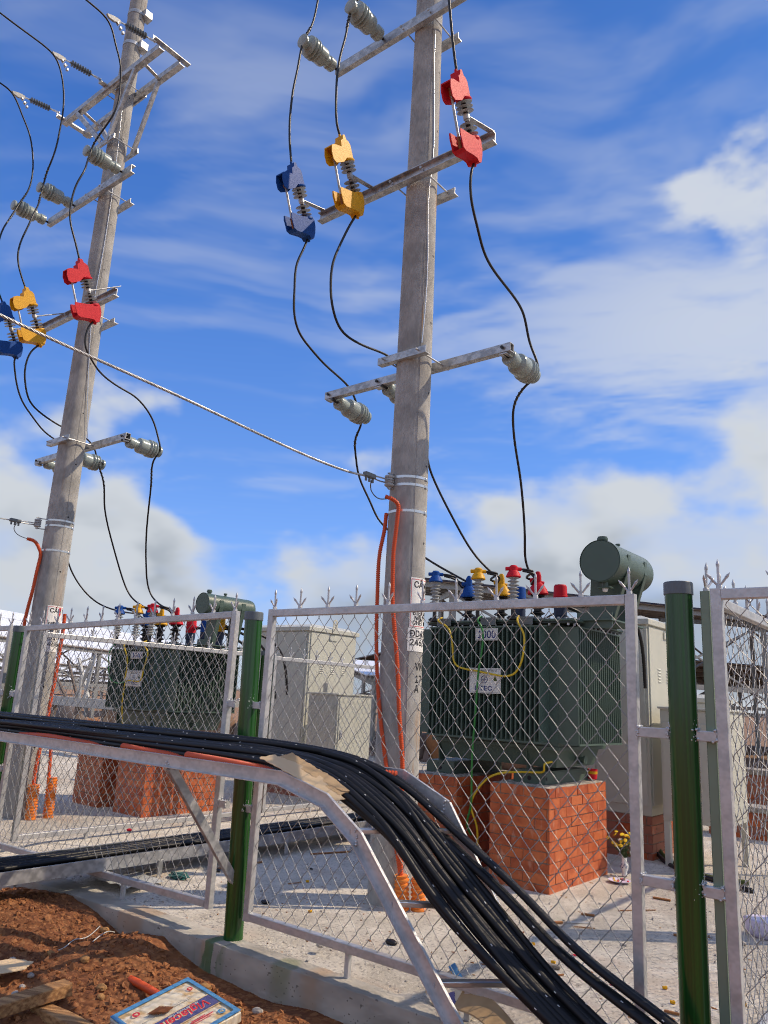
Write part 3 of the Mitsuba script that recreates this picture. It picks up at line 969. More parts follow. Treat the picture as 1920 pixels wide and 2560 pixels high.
top_poly = sg.Polygon([(-.042, .128), (-.042, .245), (-.025, .272), (-.002, .283), (.008, .322), (.034, .322), (.046, .283), (.078, .268), (.088, .212), (.17, .222), (.215, .214), (.238, .15), (.236, .09), (.205, .066), (.10, .085), (.045, .128)])
top = shell(top_poly, .088, sg.Polygon([(.075, .03), (.30, .03), (.30, .195), (.206, .203), (.10, .197), (.072, .15)]), .072)
CUT.add('upper_cover', shift(cat(top, lathe([(0, .112), (.058, .112), (.062, .12), (.058, .13), (.036, .138), (.033, .235), (.02, .258), (0, .262)], 24, trans(-.012, 0, 0)), lathe([(.0, .32), (.013, .32), (.011, .34), (0, .34)], 12, trans(.021, 0, 0))), 0, 0, .016), 'm_red', 35)
bot_poly = sg.Polygon([(-.05, -.125), (-.062, -.15), (-.055, -.21), (-.035, -.26), (-.012, -.298), (.004, -.32), (.04, -.32), (.055, -.292), (.10, -.278), (.205, -.262), (.238, -.238), (.242, -.14), (.23, -.10), (.09, -.125)])
bot = shell(bot_poly, .10, sg.Polygon([(.06, -.25), (.30, -.235), (.30, -.03), (.04, -.03)]), .082)
CUT.add('lower_cover', shift(cat(bot, lathe([(0, -.15), (.05, -.15), (.062, -.135), (.060, -.12), (.03, -.118), (0, -.118)], 24, trans(-.012, 0, 0)), lathe([(0, -.335), (.011, -.335), (.013, -.318), (0, -.318)], 12, trans(.022, 0, 0))), 0, 0, -.022), 'm_red', 35)
bA, aA = A([0, -.905, -.425]), A([0, -.425, .905])
CUTS = {}


def cutout(label, colour, x, y, z, arm):
    M = mat4(bA, A([1., 0, 0]), aA, (x, y, z))
    pr = Proto()
    pr.parts, pr.names = list(CUT.parts), set(CUT.names)
    loc = np.linalg.inv(M)
    p0 = (loc @ A([x, arm[0], arm[1], 1]))[:3]
    pr.add('mounting_bracket', cat(extr(rect(.045, .006, .001), [-.03, 0, .011], p0, (0, 0, 1)), cyl([-.02, 0, .011], [-.045, 0, .011], .016, 10)), 'm_galv')
    place('fuse_cutout', label, 'fuse cutout', pr, M, 'fuse cutouts on the poles', {'m_red': colour})


cutout('red fuse cutout high on the right of the middle pole', 'm_red', -2.745, 4.143, 5.664, (4.515, 5.80))
cutout('yellow fuse cutout left of the middle pole', 'm_yellow', -3.97, 4.21, 5.725, (4.515, 5.80))
cutout('blue fuse cutout at the left end of the middle pole arm', 'm_blue', -4.55, 4.21, 5.712, (4.515, 5.80))
cutout('red fuse cutout in front of the left pole', 'm_red', -7.33, 3.80, 5.49, (4.15, 5.72))
cutout('yellow fuse cutout left of the left pole', 'm_yellow', -8.45, 3.78, 5.50, (4.15, 5.72))
cutout('blue fuse cutout at the left picture edge', 'm_blue', -9.05, 3.80, 5.51, (4.15, 5.72))


def wire(name, label, category, pts, r=.0105, material='m_black', binds=(), group=None, step=.04):
    P_ = spl(pts, step)
    pr = Proto()
    s = np.concatenate([[0], np.cumsum(np.linalg.norm(np.diff(P_, axis=0), axis=1))])
    if not binds:
        pr.add('', tube(P_, r, 9), material, True)
        return place(name, label, category, pr, None, group)
    pr.add('conductor', tube(P_, r, 9), material, True)
    for z, L, turns in binds:
        k = int(np.argmin(np.linalg.norm(P_ - A(z), axis=1)))
        sel = P_[(s > s[k] - L / 2) & (s < s[k] + L / 2)]
        if len(sel) < 4:
            continue
        fine = spl(sel, .006)
        pr.add('binding_wire', tube(helix(fine, r + .003, L / turns), .0035, 5), 'm_silicone_dark' if material == 'm_black' else 'm_galv', True)
    return place(name, label, category, pr, None, group)


GW = 'black insulated cables on the poles'


def pw(label, pts, binds=(), r=.0105):
    return wire('insulated_cable', label, 'cable', pts, r, 'm_black', binds, GW)


pw('black cable from the top left insulator down to the blue cutout, middle pole', [(-4.56, 4.3, 9.2), (-4.55, 4.22, 8.3), (-4.55, 4.15, 7.62), (-4.55, 4.06, 7.36), (-4.55, 4.02, 7.03), (-4.55, 3.99, 6.78), (-4.55, 3.98, 6.47), (-4.55, 4.0, 6.23), (-4.55, 4.045, 6.02)], (((-4.55, 4.1, 7.5), .2, 5), ((-4.55, 4.04, 7.2), .16, 4)))
pw('black cable from the second top insulator down to the yellow cutout, middle pole', [(-3.97, 4.35, 9.0), (-3.97, 4.24, 8.0), (-3.97, 4.17, 7.58), (-3.97, 4.075, 7.36), (-3.97, 4.03, 7.06), (-3.97, 3.99, 6.85), (-3.97, 3.96, 6.57), (-3.97, 3.97, 6.33), (-3.97, 4.0, 6.12), (-3.97, 4.05, 6.03)], (((-3.97, 4.15, 7.5), .2, 5), ((-3.97, 4.05, 7.2), .2, 5)))
pw('short black cable hanging from the picture top to the red cutout, middle pole', [(-2.72, 3.6, 8.2), (-2.74, 3.75, 7.0), (-2.74, 3.85, 6.5), (-2.74, 3.93, 6.13), (-2.745, 3.99, 5.965)])
pw('black cable from the blue cutout to the lower left insulator of the middle pole', [(-4.55, 4.325, 5.415), (-4.55, 4.27, 5.25), (-4.56, 4.22, 5.08), (-4.56, 4.22, 4.86), (-4.57, 4.25, 4.64), (-4.58, 4.34, 4.49), (-4.58, 4.49, 4.40), (-4.59, 4.69, 4.33), (-4.6, 4.92, 4.28), (-4.61, 5.1, 4.22), (-4.66, 5.26, 4.13), (-4.665, 5.33, 4.03), (-4.69, 5.36, 3.95), (-4.78, 5.40, 3.85), (-4.85, 5.5, 3.71), (-4.88, 5.61, 3.52), (-4.83, 5.74, 3.29), (-4.76, 5.85, 3.09), (-4.34, 6.03, 2.74), (-4.11, 6.1, 2.6), (-3.93, 6.15, 2.50)], (((-4.78, 5.40, 3.85), .24, 5),))
pw('black cable from the yellow cutout passing behind the middle pole to its bushing', [(-3.97, 4.325, 5.43), (-3.975, 4.25, 5.28), (-3.98, 4.14, 5.01), (-3.99, 4.09, 4.82), (-4.0, 4.1, 4.63), (-4.0, 4.14, 4.47), (-4.01, 4.25, 4.34), (-4.01, 4.41, 4.3), (-4.02, 4.63, 4.32), (-4.03, 4.8, 4.35), (-4.03, 5.02, 4.34), (-4.06, 5.22, 4.2), (-4.08, 5.33, 4.04), (-4.02, 5.37, 3.85), (-3.92, 5.40, 3.6), (-3.9, 5.43, 3.45), (-3.89, 5.6, 3.24), (-3.84, 5.81, 2.98), (-3.75, 6.02, 2.71), (-3.57, 6.15, 2.50)])
pw('black cable from the red cutout over the right insulator of the middle pole', [(-2.745, 4.265, 5.37), (-2.745, 4.22, 5.22), (-2.76, 4.26, 5.04), (-2.77, 4.37, 4.87), (-2.78, 4.51, 4.71), (-2.78, 4.74, 4.62), (-2.79, 4.98, 4.58), (-2.8, 5.16, 4.5), (-2.81, 5.27, 4.33), (-2.775, 5.32, 4.18), (-2.77, 5.34, 4.05), (-2.86, 5.33, 3.97), (-2.99, 5.37, 3.86), (-3.06, 5.46, 3.72), (-3.1, 5.58, 3.53), (-3.12, 5.7, 3.31), (-3.17, 5.86, 3.03), (-3.22, 5.98, 2.81), (-3.26, 6.07, 2.65), (-3.24, 6.12, 2.54), (-3.19, 6.15, 2.48)], (((-2.95, 5.36, 3.9), .2, 5), ((-2.79, 5.31, 4.25), .12, 2)))
pw('black cable from the rightmost strain clamp to the red cutout, left pole', [(-7.22, -8, 9.7), (-7.22, -2, 9.15), (-7.22, 2.2, 8.84), (-7.22, 3.2, 8.76), (-7.22, 3.44, 8.735), (-7.22, 3.54, 8.65), (-7.23, 3.62, 8.5), (-7.23, 3.7, 8.33), (-7.25, 3.75, 8.13), (-7.26, 3.77, 7.9), (-7.30, 3.75, 7.68), (-7.45, 3.72, 7.50), (-7.58, 3.71, 7.36), (-7.55, 3.68, 7.2), (-7.42, 3.6, 7.02), (-7.33, 3.54, 6.83), (-7.34, 3.49, 6.65), (-7.36, 3.47, 6.43), (-7.36, 3.49, 6.2), (-7.34, 3.56, 6.0), (-7.33, 3.645, 5.79)], (((-7.53, 3.71, 7.45), .2, 5), ((-7.55, 3.66, 7.15), .22, 4)))
pw('black cable from the middle strain clamp to the yellow cutout, left pole', [(-8.40, -8, 9.9), (-8.40, -2, 9.3), (-8.40, 2.0, 9.0), (-8.4, 3.07, 8.93), (-8.4, 3.42, 8.90), (-8.4, 3.52, 8.82), (-8.4, 3.59, 8.68), (-8.41, 3.65, 8.49), (-8.41, 3.68, 8.24), (-8.43, 3.69, 7.98), (-8.47, 3.69, 7.67), (-8.58, 3.69, 7.45), (-8.64, 3.70, 7.31), (-8.62, 3.68, 7.12), (-8.55, 3.64, 6.95), (-8.48, 3.58, 6.77), (-8.46, 3.53, 6.56), (-8.47, 3.49, 6.36), (-8.47, 3.48, 6.17), (-8.46, 3.52, 6.0), (-8.45, 3.62, 5.80)], (((-8.6, 3.69, 7.42), .22, 5), ((-8.6, 3.67, 7.1), .2, 4)))
pw('black cable from the leftmost strain clamp towards the blue cutout, left pole', [(-9.42, -8, 9.8), (-9.42, -2, 9.2), (-9.42, 2.0, 8.95), (-9.42, 3.27, 8.89), (-9.42, 3.43, 8.86), (-9.41, 3.52, 8.76), (-9.38, 3.6, 8.6), (-9.35, 3.71, 8.39), (-9.32, 3.79, 8.1), (-9.3, 3.82, 7.84), (-9.29, 3.8, 7.55), (-9.3, 3.73, 7.33), (-9.26, 3.66, 7.12), (-9.2, 3.56, 6.85), (-9.12, 3.5, 6.55), (-9.06, 3.5, 6.2), (-9.05, 3.56, 5.95), (-9.05, 3.645, 5.80)], (((-9.3, 3.76, 7.42), .2, 5), ((-9.24, 3.64, 7.08), .24, 5)))
pw('black cable from the red cutout across the left pole and down', [(-7.33, 3.915, 5.195), (-7.335, 3.86, 5.1), (-7.35, 3.86, 4.9), (-7.36, 3.94, 4.79), (-7.37, 4.07, 4.68), (-7.39, 4.24, 4.62), (-7.4, 4.4, 4.59), (-7.41, 4.57, 4.56), (-7.42, 4.74, 4.47), (-7.42, 4.86, 4.34), (-7.39, 4.93, 4.15), (-7.39, 4.96, 4.03), (-7.5, 4.97, 3.93), (-7.68, 5.09, 3.74), (-7.86, 5.22, 3.49), (-8.1, 5.4, 3.12), (-8.25, 5.55, 2.81), (-8.31, 5.64, 2.62), (-8.27, 5.70, 2.47), (-8.1, 5.75, 2.35), (-7.9, 5.76, 2.29), (-7.78, 5.70, 2.26)], (((-7.4, 4.9, 4.22), .16, 3), ((-7.66, 5.07, 3.78), .3, 6)))
pw('black cable from the yellow cutout behind the left pole and down', [(-8.45, 3.895, 5.205), (-8.455, 3.82, 5.1), (-8.47, 3.79, 5.0), (-8.49, 3.79, 4.84), (-8.51, 3.84, 4.66), (-8.54, 3.93, 4.52), (-8.56, 4.09, 4.43), (-8.58, 4.27, 4.38), (-8.6, 4.42, 4.36), (-8.64, 4.7, 4.34), (-8.67, 4.9, 4.2), (-8.665, 4.96, 4.05), (-8.55, 4.95, 4.05), (-8.46, 4.85, 4.0), (-8.51, 4.96, 3.83), (-8.66, 5.11, 3.58), (-8.76, 5.27, 3.31), (-8.81, 5.46, 2.98), (-8.82, 5.64, 2.65), (-8.74, 5.72, 2.48), (-8.5, 5.75, 2.36), (-8.14, 5.70, 2.27)], (((-8.5, 4.93, 3.9), .4, 7),))
pw('black cable from the blue cutout behind the left pole and down', [(-9.05, 3.915, 5.22), (-9.06, 3.9, 5.15), (-9.08, 3.93, 5.05), (-9.1, 3.98, 4.92), (-9.12, 4.09, 4.72), (-9.15, 4.25, 4.58), (-9.17, 4.44, 4.44), (-9.2, 4.62, 4.38), (-9.24, 4.85, 4.28), (-9.285, 4.96, 4.08), (-9.35, 5.0, 3.8), (-9.5, 5.1, 3.3), (-9.56, 5.25, 2.9), (-9.53, 5.45, 2.62), (-9.4, 5.66, 2.42), (-9.0, 5.78, 2.31), (-8.48, 5.70, 2.26)])

# neutral strand: four wires twisted, from the spool on each pole out over the street
def strand(name, label, pts, R, r, pitch, tail):
    P_ = spl(pts, .02)
    pr = Proto()
    for k in range(4):
        pr.add('strand', tube(helix(P_, R, pitch, k * math.pi / 2), r, 5, False), 'm_galv', True)
    pr.add('tail', tube(spl(tail, .02), .0045, 6), 'm_silicone_dark', True)
    a = A(pts[0], float)
    pr.add('clamp', cat(rbox(a[0] - .02, a[0] + .02, a[1] - .10, a[1] + .02, a[2] - .018, a[2] + .018, .005), *[cyl(a + [0, -.08 + .04 * k, -.05], a + [0, -.08 + .04 * k, .0], .010, 6) for k in range(3)]), 'm_silicone_dark')
    pr.add('dead_end_loop', tube(spl([a + [.012, 0, .006], a + [.02, .16, .012], a + [0, .225, .01], a + [-.02, .16, 0], a + [-.012, 0, -.004]], .02), .006, 6), 'm_galv', True)
    return place(name, label, 'wire', pr)


strand('neutral_wire', 'twisted bare steel neutral wire running from the middle pole across the picture', [(-3.64, 4.34, 3.03), (-3.65, 4.06, 3.0), (-3.65, 3.37, 3.01), (-3.65, 2.54, 3.06), (-3.65, 1.63, 3.1), (-3.65, .5, 3.2), (-3.65, -2, 3.5)], .0048, .0048, .11, [(-3.645, 4.33, 3.0), (-3.662, 4.35, 2.935), (-3.63, 4.40, 2.873), (-3.585, 4.468, 2.88)])
strand('neutral_wire', 'twisted bare steel neutral wire ending at the left pole', [(-8.27, 3.90, 3.06), (-8.27, 3.66, 3.05), (-8.26, 2.6, 3.05), (-8.25, 1.0, 3.15), (-8.2, -2, 3.4)], .004, .004, .11, [(-8.28, 3.90, 3.05), (-8.338, 3.89, 2.994), (-8.33, 3.93, 2.93), (-8.275, 4.022, 2.89)])
for (c, a, lab) in ((PR, (-3.625, 4.525), 'white spool insulator strapped to the middle pole'), (PL, (-8.25, 4.10), 'white spool insulator held off the left pole')):
    z = 3.04 if c is PR else 3.08
    pr = Proto()
    prof = [(0, -.045), (.03, -.045), (.038, -.038), (.038, -.026), (.028, -.02), (.037, -.012), (.037, -.004), (.022, 0), (.037, .004), (.037, .012), (.028, .02), (.038, .026), (.038, .038), (.03, .045), (0, .045)]
    pr.add('spool', lathe(prof, 24, trans(a[0], a[1], z)), 'm_silicone', 30)
    yb = c[1] - prad(z) - .002
    pr.add('bracket', tube(spl([(a[0] + .02, yb, z + .058), (a[0], a[1] + .04, z + .058), (a[0], a[1] - .02, z + .06)], .02), .006, 6), 'm_galv', True)
    pr.add('bracket', tube(spl([(a[0] + .02, yb, z - .058), (a[0], a[1] + .04, z - .058), (a[0], a[1] - .02, z - .06)], .02), .006, 6), 'm_galv', True)
    pr.add('bolt', cyl([a[0], a[1], z - .07], [a[0], a[1], z + .07], .007, 8), 'm_galv', 30)
    place('spool_insulator', lab, 'insulator', pr)

# conduits on the poles
def conduit(label, pts, r=.0175, big=False, mouth=False, group='orange corrugated conduits'):
    pr = Proto()
    if big:
        m = corrugated(pts, r, .030, .012, 20)
    else:
        m = corrugated(pts, r, .015, .0048, 12)
    pr.add('', m, 'm_hdpe' if big else 'm_orange', 40)
    return place('orange_conduit', label, 'conduit', pr, None, group)


conduit('thin orange conduit bending down the front of the middle pole', [(-3.60, 4.455, 2.895), (-3.548, 4.49, 2.871), (-3.52, 4.515, 2.834), (-3.518, 4.517, 2.78), (-3.527, 4.512, 2.62), (-3.535, 4.505, 2.462), (-3.531, 4.505, 2.282), (-3.522, 4.506, 2.09), (-3.49, 4.52, 1.809), (-3.453, 4.53, 1.486), (-3.431, 4.535, 1.243), (-3.40, 4.545, .975), (-3.39, 4.545, .6), (-3.39, 4.575, .2)])
conduit('thin orange conduit on the left edge of the middle pole', [(-3.70, 4.60, 2.80), (-3.681, 4.56, 2.64), (-3.692, 4.535, 2.477), (-3.694, 4.53, 2.294), (-3.691, 4.532, 2.098), (-3.684, 4.53, 1.923), (-3.671, 4.53, 1.721), (-3.648, 4.53, 1.517), (-3.612, 4.53, 1.289), (-3.57, 4.53, 1.093), (-3.53, 4.53, .927), (-3.46, 4.53, .6), (-3.428, 4.545, .416), (-3.405, 4.56, .3), (-3.385, 4.578, .15)], .0165)
conduit('wide orange conduit at the foot of the middle pole, left of the pair', [(-3.382, 4.585, -.05), (-3.385, 4.582, .1), (-3.39, 4.578, .22)], .052, True)
conduit('wide orange conduit at the foot of the middle pole, right of the pair', [(-3.30, 4.665, -.05), (-3.302, 4.66, .1), (-3.308, 4.655, .21)], .052, True)
conduit('thin dark orange conduit arching to the left pole', [(-8.275, 4.022, 2.89), (-8.235, 4.095, 2.866), (-8.215, 4.14, 2.80), (-8.21, 4.165, 2.744), (-8.215, 4.16, 2.587), (-8.24, 4.155, 2.322), (-8.28, 4.15, 2.1), (-8.3, 4.15, 1.6)], .02)
conduit('thin orange conduit slanting down the right side of the left pole', [(-7.975, 4.42, 2.1), (-7.964, 4.42, 1.866), (-7.966, 4.415, 1.653), (-7.966, 4.41, 1.4), (-7.971, 4.40, 1.191), (-7.975, 4.395, 1.026), (-7.985, 4.37, .741), (-7.99, 4.36, .581), (-7.99, 4.355, .422), (-7.985, 4.36, .25)], .021)
conduit('second thin orange conduit low on the left pole', [(-8.02, 4.50, 1.0), (-8.02, 4.505, .737), (-8.015, 4.515, .575), (-8.01, 4.53, .35)], .019)
conduit('wide orange conduit at the foot of the left pole, left of the pair', [(-7.96, 4.36, -.05), (-7.965, 4.36, .12), (-7.97, 4.355, .34)], .058, True)
conduit('wide orange conduit at the foot of the left pole, right of the pair', [(-7.98, 4.56, -.05), (-7.985, 4.56, .15), (-7.99, 4.555, .40)], .056, True)

# ================================================================ BRICK PEDESTALS, TRANSFORMERS, CABINETS
def brick_block(pr, x0, x1, y0, y1, z0, z1, course, blen, seed, sides='frlb', mats=('m_brick', 'm_brick', 'm_brick_b'), parent=None):
    """mortar core with brick slips standing proud of the joints on the given sides"""
    r = np.random.default_rng(seed)
    pr.add('mortar_core', None, 'm_mortar', M=sbox(x0 + .008, x1 - .008, y0 + .008, y1 - .008, z0, z1 - .004)) if False else pr.add('mortar_core', UNIT, 'm_mortar', M=sbox(x0 + .008, x1 - .008, y0 + .008, y1 - .008, z0, z1 - .004), parent=parent)
    n = int(round((z1 - z0) / course))
    ch = (z1 - z0) / n
    for sd in sides:
        L = (x1 - x0) if sd in 'fb' else (y1 - y0)
        for k in range(n):
            a = -(blen * (.5 if k % 2 else 0.02)) + r.normal(0, .004)
            za, zb_ = z0 + k * ch + .003, z0 + (k + 1) * ch - .004
            while a < L - .012:
                b0, b1 = max(a, .0), min(a + blen - .007, L)
                if b1 - b0 > .015:
                    d = .010 + r.normal(0, .0011)
                    j = r.normal(0, .0012, 2)
                    if sd == 'f':
                        M_ = sbox(x0 + b0 + j[0], x0 + b1, y0 + .010 - d, y0 + .012, za, zb_ + j[1])
                    elif sd == 'b':
                        M_ = sbox(x0 + b0 + j[0], x0 + b1, y1 - .012, y1 - .010 + d, za, zb_ + j[1])
                    elif sd == 'r':
                        M_ = sbox(x1 - .012, x1 - .010 + d, y0 + b0 + j[0] + .001, y0 + b1 - .001, za, zb_ + j[1])
                    else:
                        M_ = sbox(x0 + .010 - d, x0 + .012, y0 + b0 + j[0] + .001, y0 + b1 - .001, za, zb_ + j[1])
                    pr.add('brick', UNIT, mats[int(r.integers(len(mats)))], M=M_, parent=parent)
                a += blen


def mortar_top(x0, x1, y0, y1, z, seed):
    xs_, ys_ = np.linspace(x0, x1, 26), np.linspace(y0, y1, 40)
    def zf(X, Y):
        p = np.stack([X, Y, 0 * X], -1)
        e = np.minimum(np.minimum(X - x0, x1 - X), np.minimum(Y - y0, y1 - Y))
        return z + .012 * (meshkit.fbm(p * 16, 3, seed) - .45) - .016 * np.exp(-e / .006) * (.4 + meshkit.noise(p * 40, seed))
    return gridmesh(xs_, ys_, zf)


def pedestal(label, x0, x1, y0, y1, z, seed):
    pr = Proto()
    brick_block(pr, x0, x1, y0, y1, -.02, z, .0775, .205, seed)
    pr.add('mortar_cap', mortar_top(x0 + .002, x1 - .002, y0 + .002, y1 - .002, z + .004, seed), 'm_mortar', 40)
    return place('brick_pedestal', label, 'pedestal', pr, None, 'brick pedestals under the transformers')


SH = A([-4.58, -.46])
pedestal('orange brick pedestal under the right end of the large transformer', -3.425, -2.895, 5.80, 6.90, .765, 1)
pedestal('orange brick pedestal half hidden behind the middle pole', -4.28, -3.75, 5.80, 6.90, .765, 2)
pedestal('orange brick pedestal under the right end of the smaller transformer', -8.005, -7.475, 5.34, 6.44, .765, 3)
pedestal('orange brick pedestal under the left end of the smaller transformer', -8.86, -8.33, 5.34, 6.44, .765, 4)


def arrester(pr, x, y, z0, zt, colour):
    """silicone surge arrester with a coloured bird cap"""
    b = pr.add('surge_arrester', lathe(sheds(z0, zt - .095, 9 if zt - z0 > .3 else 8, .026, .050), 22, trans(x, y, 0)), 'm_silicone', 30)
    cap = cat(lathe([(0, zt - .105), (.062, zt - .105), (.066, zt - .098), (.050, zt - .062), (.036, zt - .045), (.036, zt - .012), (.026, zt), (0, zt + .001)], 22, trans(x, y, 0)), cyl([x, y, zt - .028], [x - .062, y - .03, zt - .03], .017, 12), cyl([x, y, zt - .028], [x + .05, y + .045, zt - .03], .016, 12))
    pr.add('cap', cap, colour, 35, parent=b)
    pr.add('nozzle_bore_disc', cyl([x - .055, y - .0266, zt - .0298], [x - .0632, y - .0306, zt - .03], .0125, 12), 'm_ink', parent=b)  # dark disc on the solid nozzle end, painted as the shaded bore
    pr.add('base', cat(cyl([x, y, z0 - .07], [x, y, z0], .018, 12), rbox(x - .04, x + .04, y - .03, y + .03, z0 - .095, z0 - .065, .006)), 'm_black', 40, parent=b)


def sheds(z0, z1, n, rc, rs):
    p = [(0, z0), (rc, z0)]
    h = (z1 - z0) / n
    for k in range(n):
        z = z0 + k * h
        p += [(rc, z + h * .25), (rs, z + h * .48), (rs, z + h * .56), (rc, z + h * .95)]
    return p + [(rc, z1), (0, z1)]


def boot(x, y, z0, z1, lean=0.0):
    """pointed bird cover of a bushing: wide skirt, pinched waist, side slit ridge"""
    prof = [(.0, 0), (.072, 0), (.078, .05), (.070, .22), (.048, .42), (.030, .52), (.030, .80), (.022, .96), (.012, 1.0), (0, 1.0)]
    m = lathe([(r_, z0 + t * (z1 - z0)) for r_, t in prof], 26)
    v = m.vertices
    t = np.clip((v[:, 2] - z0) / (z1 - z0), 0, 1)
    v[:, 0] = v[:, 0] * (1 + .25 * (1 - t)) + lean * t ** 1.5 * .05
    v[:, 1] = v[:, 1] * (1 - .25 * t)
    m.vertices = v
    m.apply_translation([x, y, 0])
    zc = z0 + .62 * (z1 - z0)
    fin = hull([[x + a, y - .004 + b, zz] for b in (0, .008) for a, zz in ((-.078, z0 + .01), (-.03, z1 - .02), (0, z1 - .005), (-.02, z0 + .02))])
    return cat(m, fin, cyl([x - .07, y, zc], [x, y, zc], .022, 14, .026), cyl([x, y, zc - .02], [x + .045, y + .03, zc - .03], .020, 12))


def transformer(label, x0, x1, y0, y1, zb, zt, cons, lv, plates, wires, big):
    """tank x0..x1, y0..y1, fins zb..zt"""
    pr = Proto()
    G = 'm_tf'
    fd, t, p = .175 if big else .16, .011, .0435
    pr.add('tank', cat(boxr(x0, x1, y0, y1, zb - .03, zt + .025), hull([[x, y, z] for x, y, z in ((x0 + .02, y0 + .03, zb - .031), (x1 - .02, y0 + .03, zb - .031), (x0 + .02, y1 - .03, zb - .031), (x1 - .02, y1 - .03, zb - .031), (x0 + .07, y0 + .08, .905), (x1 - .06, y0 + .08, .905), (x0 + .07, y1 - .08, .905), (x1 - .06, y1 - .08, .905))])), G)
    pr.add('bottom_rim', boxr(x0 - .015, x1 + .012, y0 - .012, y1 + .012, zb - .06, zb - .034), G)
    nf = int((x1 - x0 - .05) / p)
    for k in range(nf):
        x = x0 + .03 + k * p
        pr.add('fin', UNIT, G, M=sbox(x, x + t, y0 - fd + .015, y0 + .002, zb, zt - (.006 if k % 2 else 0)))
    nr = int((y1 - y0 - .01) / p)
    for k in range(nr + 1):
        y = y0 + .004 + k * p
        pr.add('fin', UNIT, G, M=sbox(x1 - .002, x1 + fd, y, y + t, zb, zt))
        pr.add('fin', UNIT, G, M=sbox(x0 - fd, x0 + .002, y, y + t, zb, zt))
    for k in range(0, nf, 1):
        x = x0 + .03 + k * p
        pr.add('fin', UNIT, G, M=sbox(x, x + t, y1 - .002, y1 + fd - .015, zb, zt))
    pr.add('fin_bar', boxr(x0 + .02, x1 - .02, y0 - fd + .006, y0 - fd + .016, zb - .012, zb + .002), G)
    pr.add('fin_bar', boxr(x1 + fd - .001, x1 + fd + .009, y0, y1 - .02, zb - .012, zb + .002), G)
    pr.add('fin_bar', boxr(x1 + .02, x1 + fd - .002, y0 - .002, y0 + .010, zb - .010, zb + .002), G)
    pr.add('fin_bar', boxr(x1 + fd - .001, x1 + fd + .007, y0, y1 - .02, zt - .006, zt + .006), G)
    pr.add('fin_bar', boxr(x0 + .02, x1 - .02, y0 - fd + .006, y0 - fd + .015, zt - .012, zt + .0), G)
    # lid with its bolted flange
    zl = zt + .042
    pr.add('flange', boxr(x0 - .055, x1 + .16, y0 - .075, y1 + .08, zt + .026, zl - .002), 'm_tfdark')
    pr.add('lid', rbox(x0 - .065, x1 + .17, y0 - .085, y1 + .09, zl, zl + .020, .004), G)
    bolts = []
    for x in np.arange(x0 - .03, x1 + .15, .085):
        bolts.append(cyl([x, y0 - .06, zl + .019], [x, y0 - .06, zl + .034], .011, 6))
        bolts.append(cyl([x, y0 - .06, zl - .035], [x, y0 - .06, zl - .016], .011, 6))
    for y in np.arange(y0 + .0, y1 + .06, .085):
        bolts.append(cyl([x1 + .145, y, zl + .019], [x1 + .145, y, zl + .034], .011, 6))
        bolts.append(cyl([x1 + .145, y, zl - .035], [x1 + .145, y, zl - .016], .011, 6))
    pr.add('lid_bolts', cat(bolts), 'm_galv', kind='stuff')
    zL = zl + .02
    # skids and gussets
    for sx in (x1 - .41, x0 - .08):
        k = pr.add('skid', cat(boxr(sx, sx + .29, y0 + .012, y1 - .06, .862, .872), boxr(sx, sx + .008, y0 + .012, y1 - .06, .771, .861), boxr(sx + .282, sx + .29, y0 + .012, y1 - .06, .771, .861), boxr(sx + .0085, sx + .2815, y0 + .012, y0 + .020, .771, .8615)), G)
        for hx, hz, hr in ((.145, .812, .019), (.12, .848, .006), (.18, .848, .006)):
            pr.add('tow_hole_disc', cyl([sx + hx, y0 + .016, hz], [sx + hx, y0 + .0105, hz], hr, 16), 'm_ink', parent=k)  # dark discs on the plate, coloured as the shade within holes
        pr.add('tow_hole_disc', cyl([sx + .286, y0 + .03, .815], [sx + .2915, y0 + .03, .815], .014, 14), 'm_ink', parent=k)  # same painted dark disc on the side of the skid
        pr.add('gusset', hull([[sx + .10 + a, y, z] for a in (0, .01) for y, z in ((y0 + .03, zb - .065), (y0 + .12, zb - .065), (y0 + .05, .874), (y0 + .15, .874))]), G)
    pr.add('drain_valve', cat(cyl([x1 - .06, y0 + .42, .965], [x1 + .03, y0 + .42, .965], .022, 14), cyl([x1 + .03, y0 + .42, .965], [x1 + .045, y0 + .42, .965], .034, 14), cyl([x1 + .0, y0 + .42, .97], [x1 + .0, y0 + .42, 1.02], .010, 10), rbox(x1 - .02, x1 + .03, y0 + .38, y0 + .46, .93, .947, .004)), G, 35)
    # high voltage side
    for k, c in enumerate(('m_blue', 'm_yellow', 'm_red')):
        hx, hy = x0 + (.20, .55, .92)[k] * (x1 - x0) / 1.21, y0 + .20
        b = pr.add('bushing', lathe(sheds(zL, zL + .26, 5, .034, .064), 22, trans(hx, hy, 0)), 'm_black', 30)
        pr.add('bird_cover', boot(hx, hy, zL + .245, zL + .455), c, 35, parent=b)
        pr.add('clamp_ring', cat(lathe([(.07, zL), (.085, zL), (.085, zL + .022), (.05, zL + .03)], 22, trans(hx, hy, 0)), *[cyl([hx + .08 * math.cos(q), hy + .08 * math.sin(q), zL + .02], [hx + .08 * math.cos(q), hy + .08 * math.sin(q), zL + .045], .009, 6) for q in np.arange(0, 6.2, 1.05)]), 'm_galv', 30, parent=b)
        ax_ = x0 + (.025, .487, .842)[k] * (x1 - x0) / 1.21
        ay = y0 - .10
        arrester(pr, ax_, ay, zL + .09, zL + .465, c)
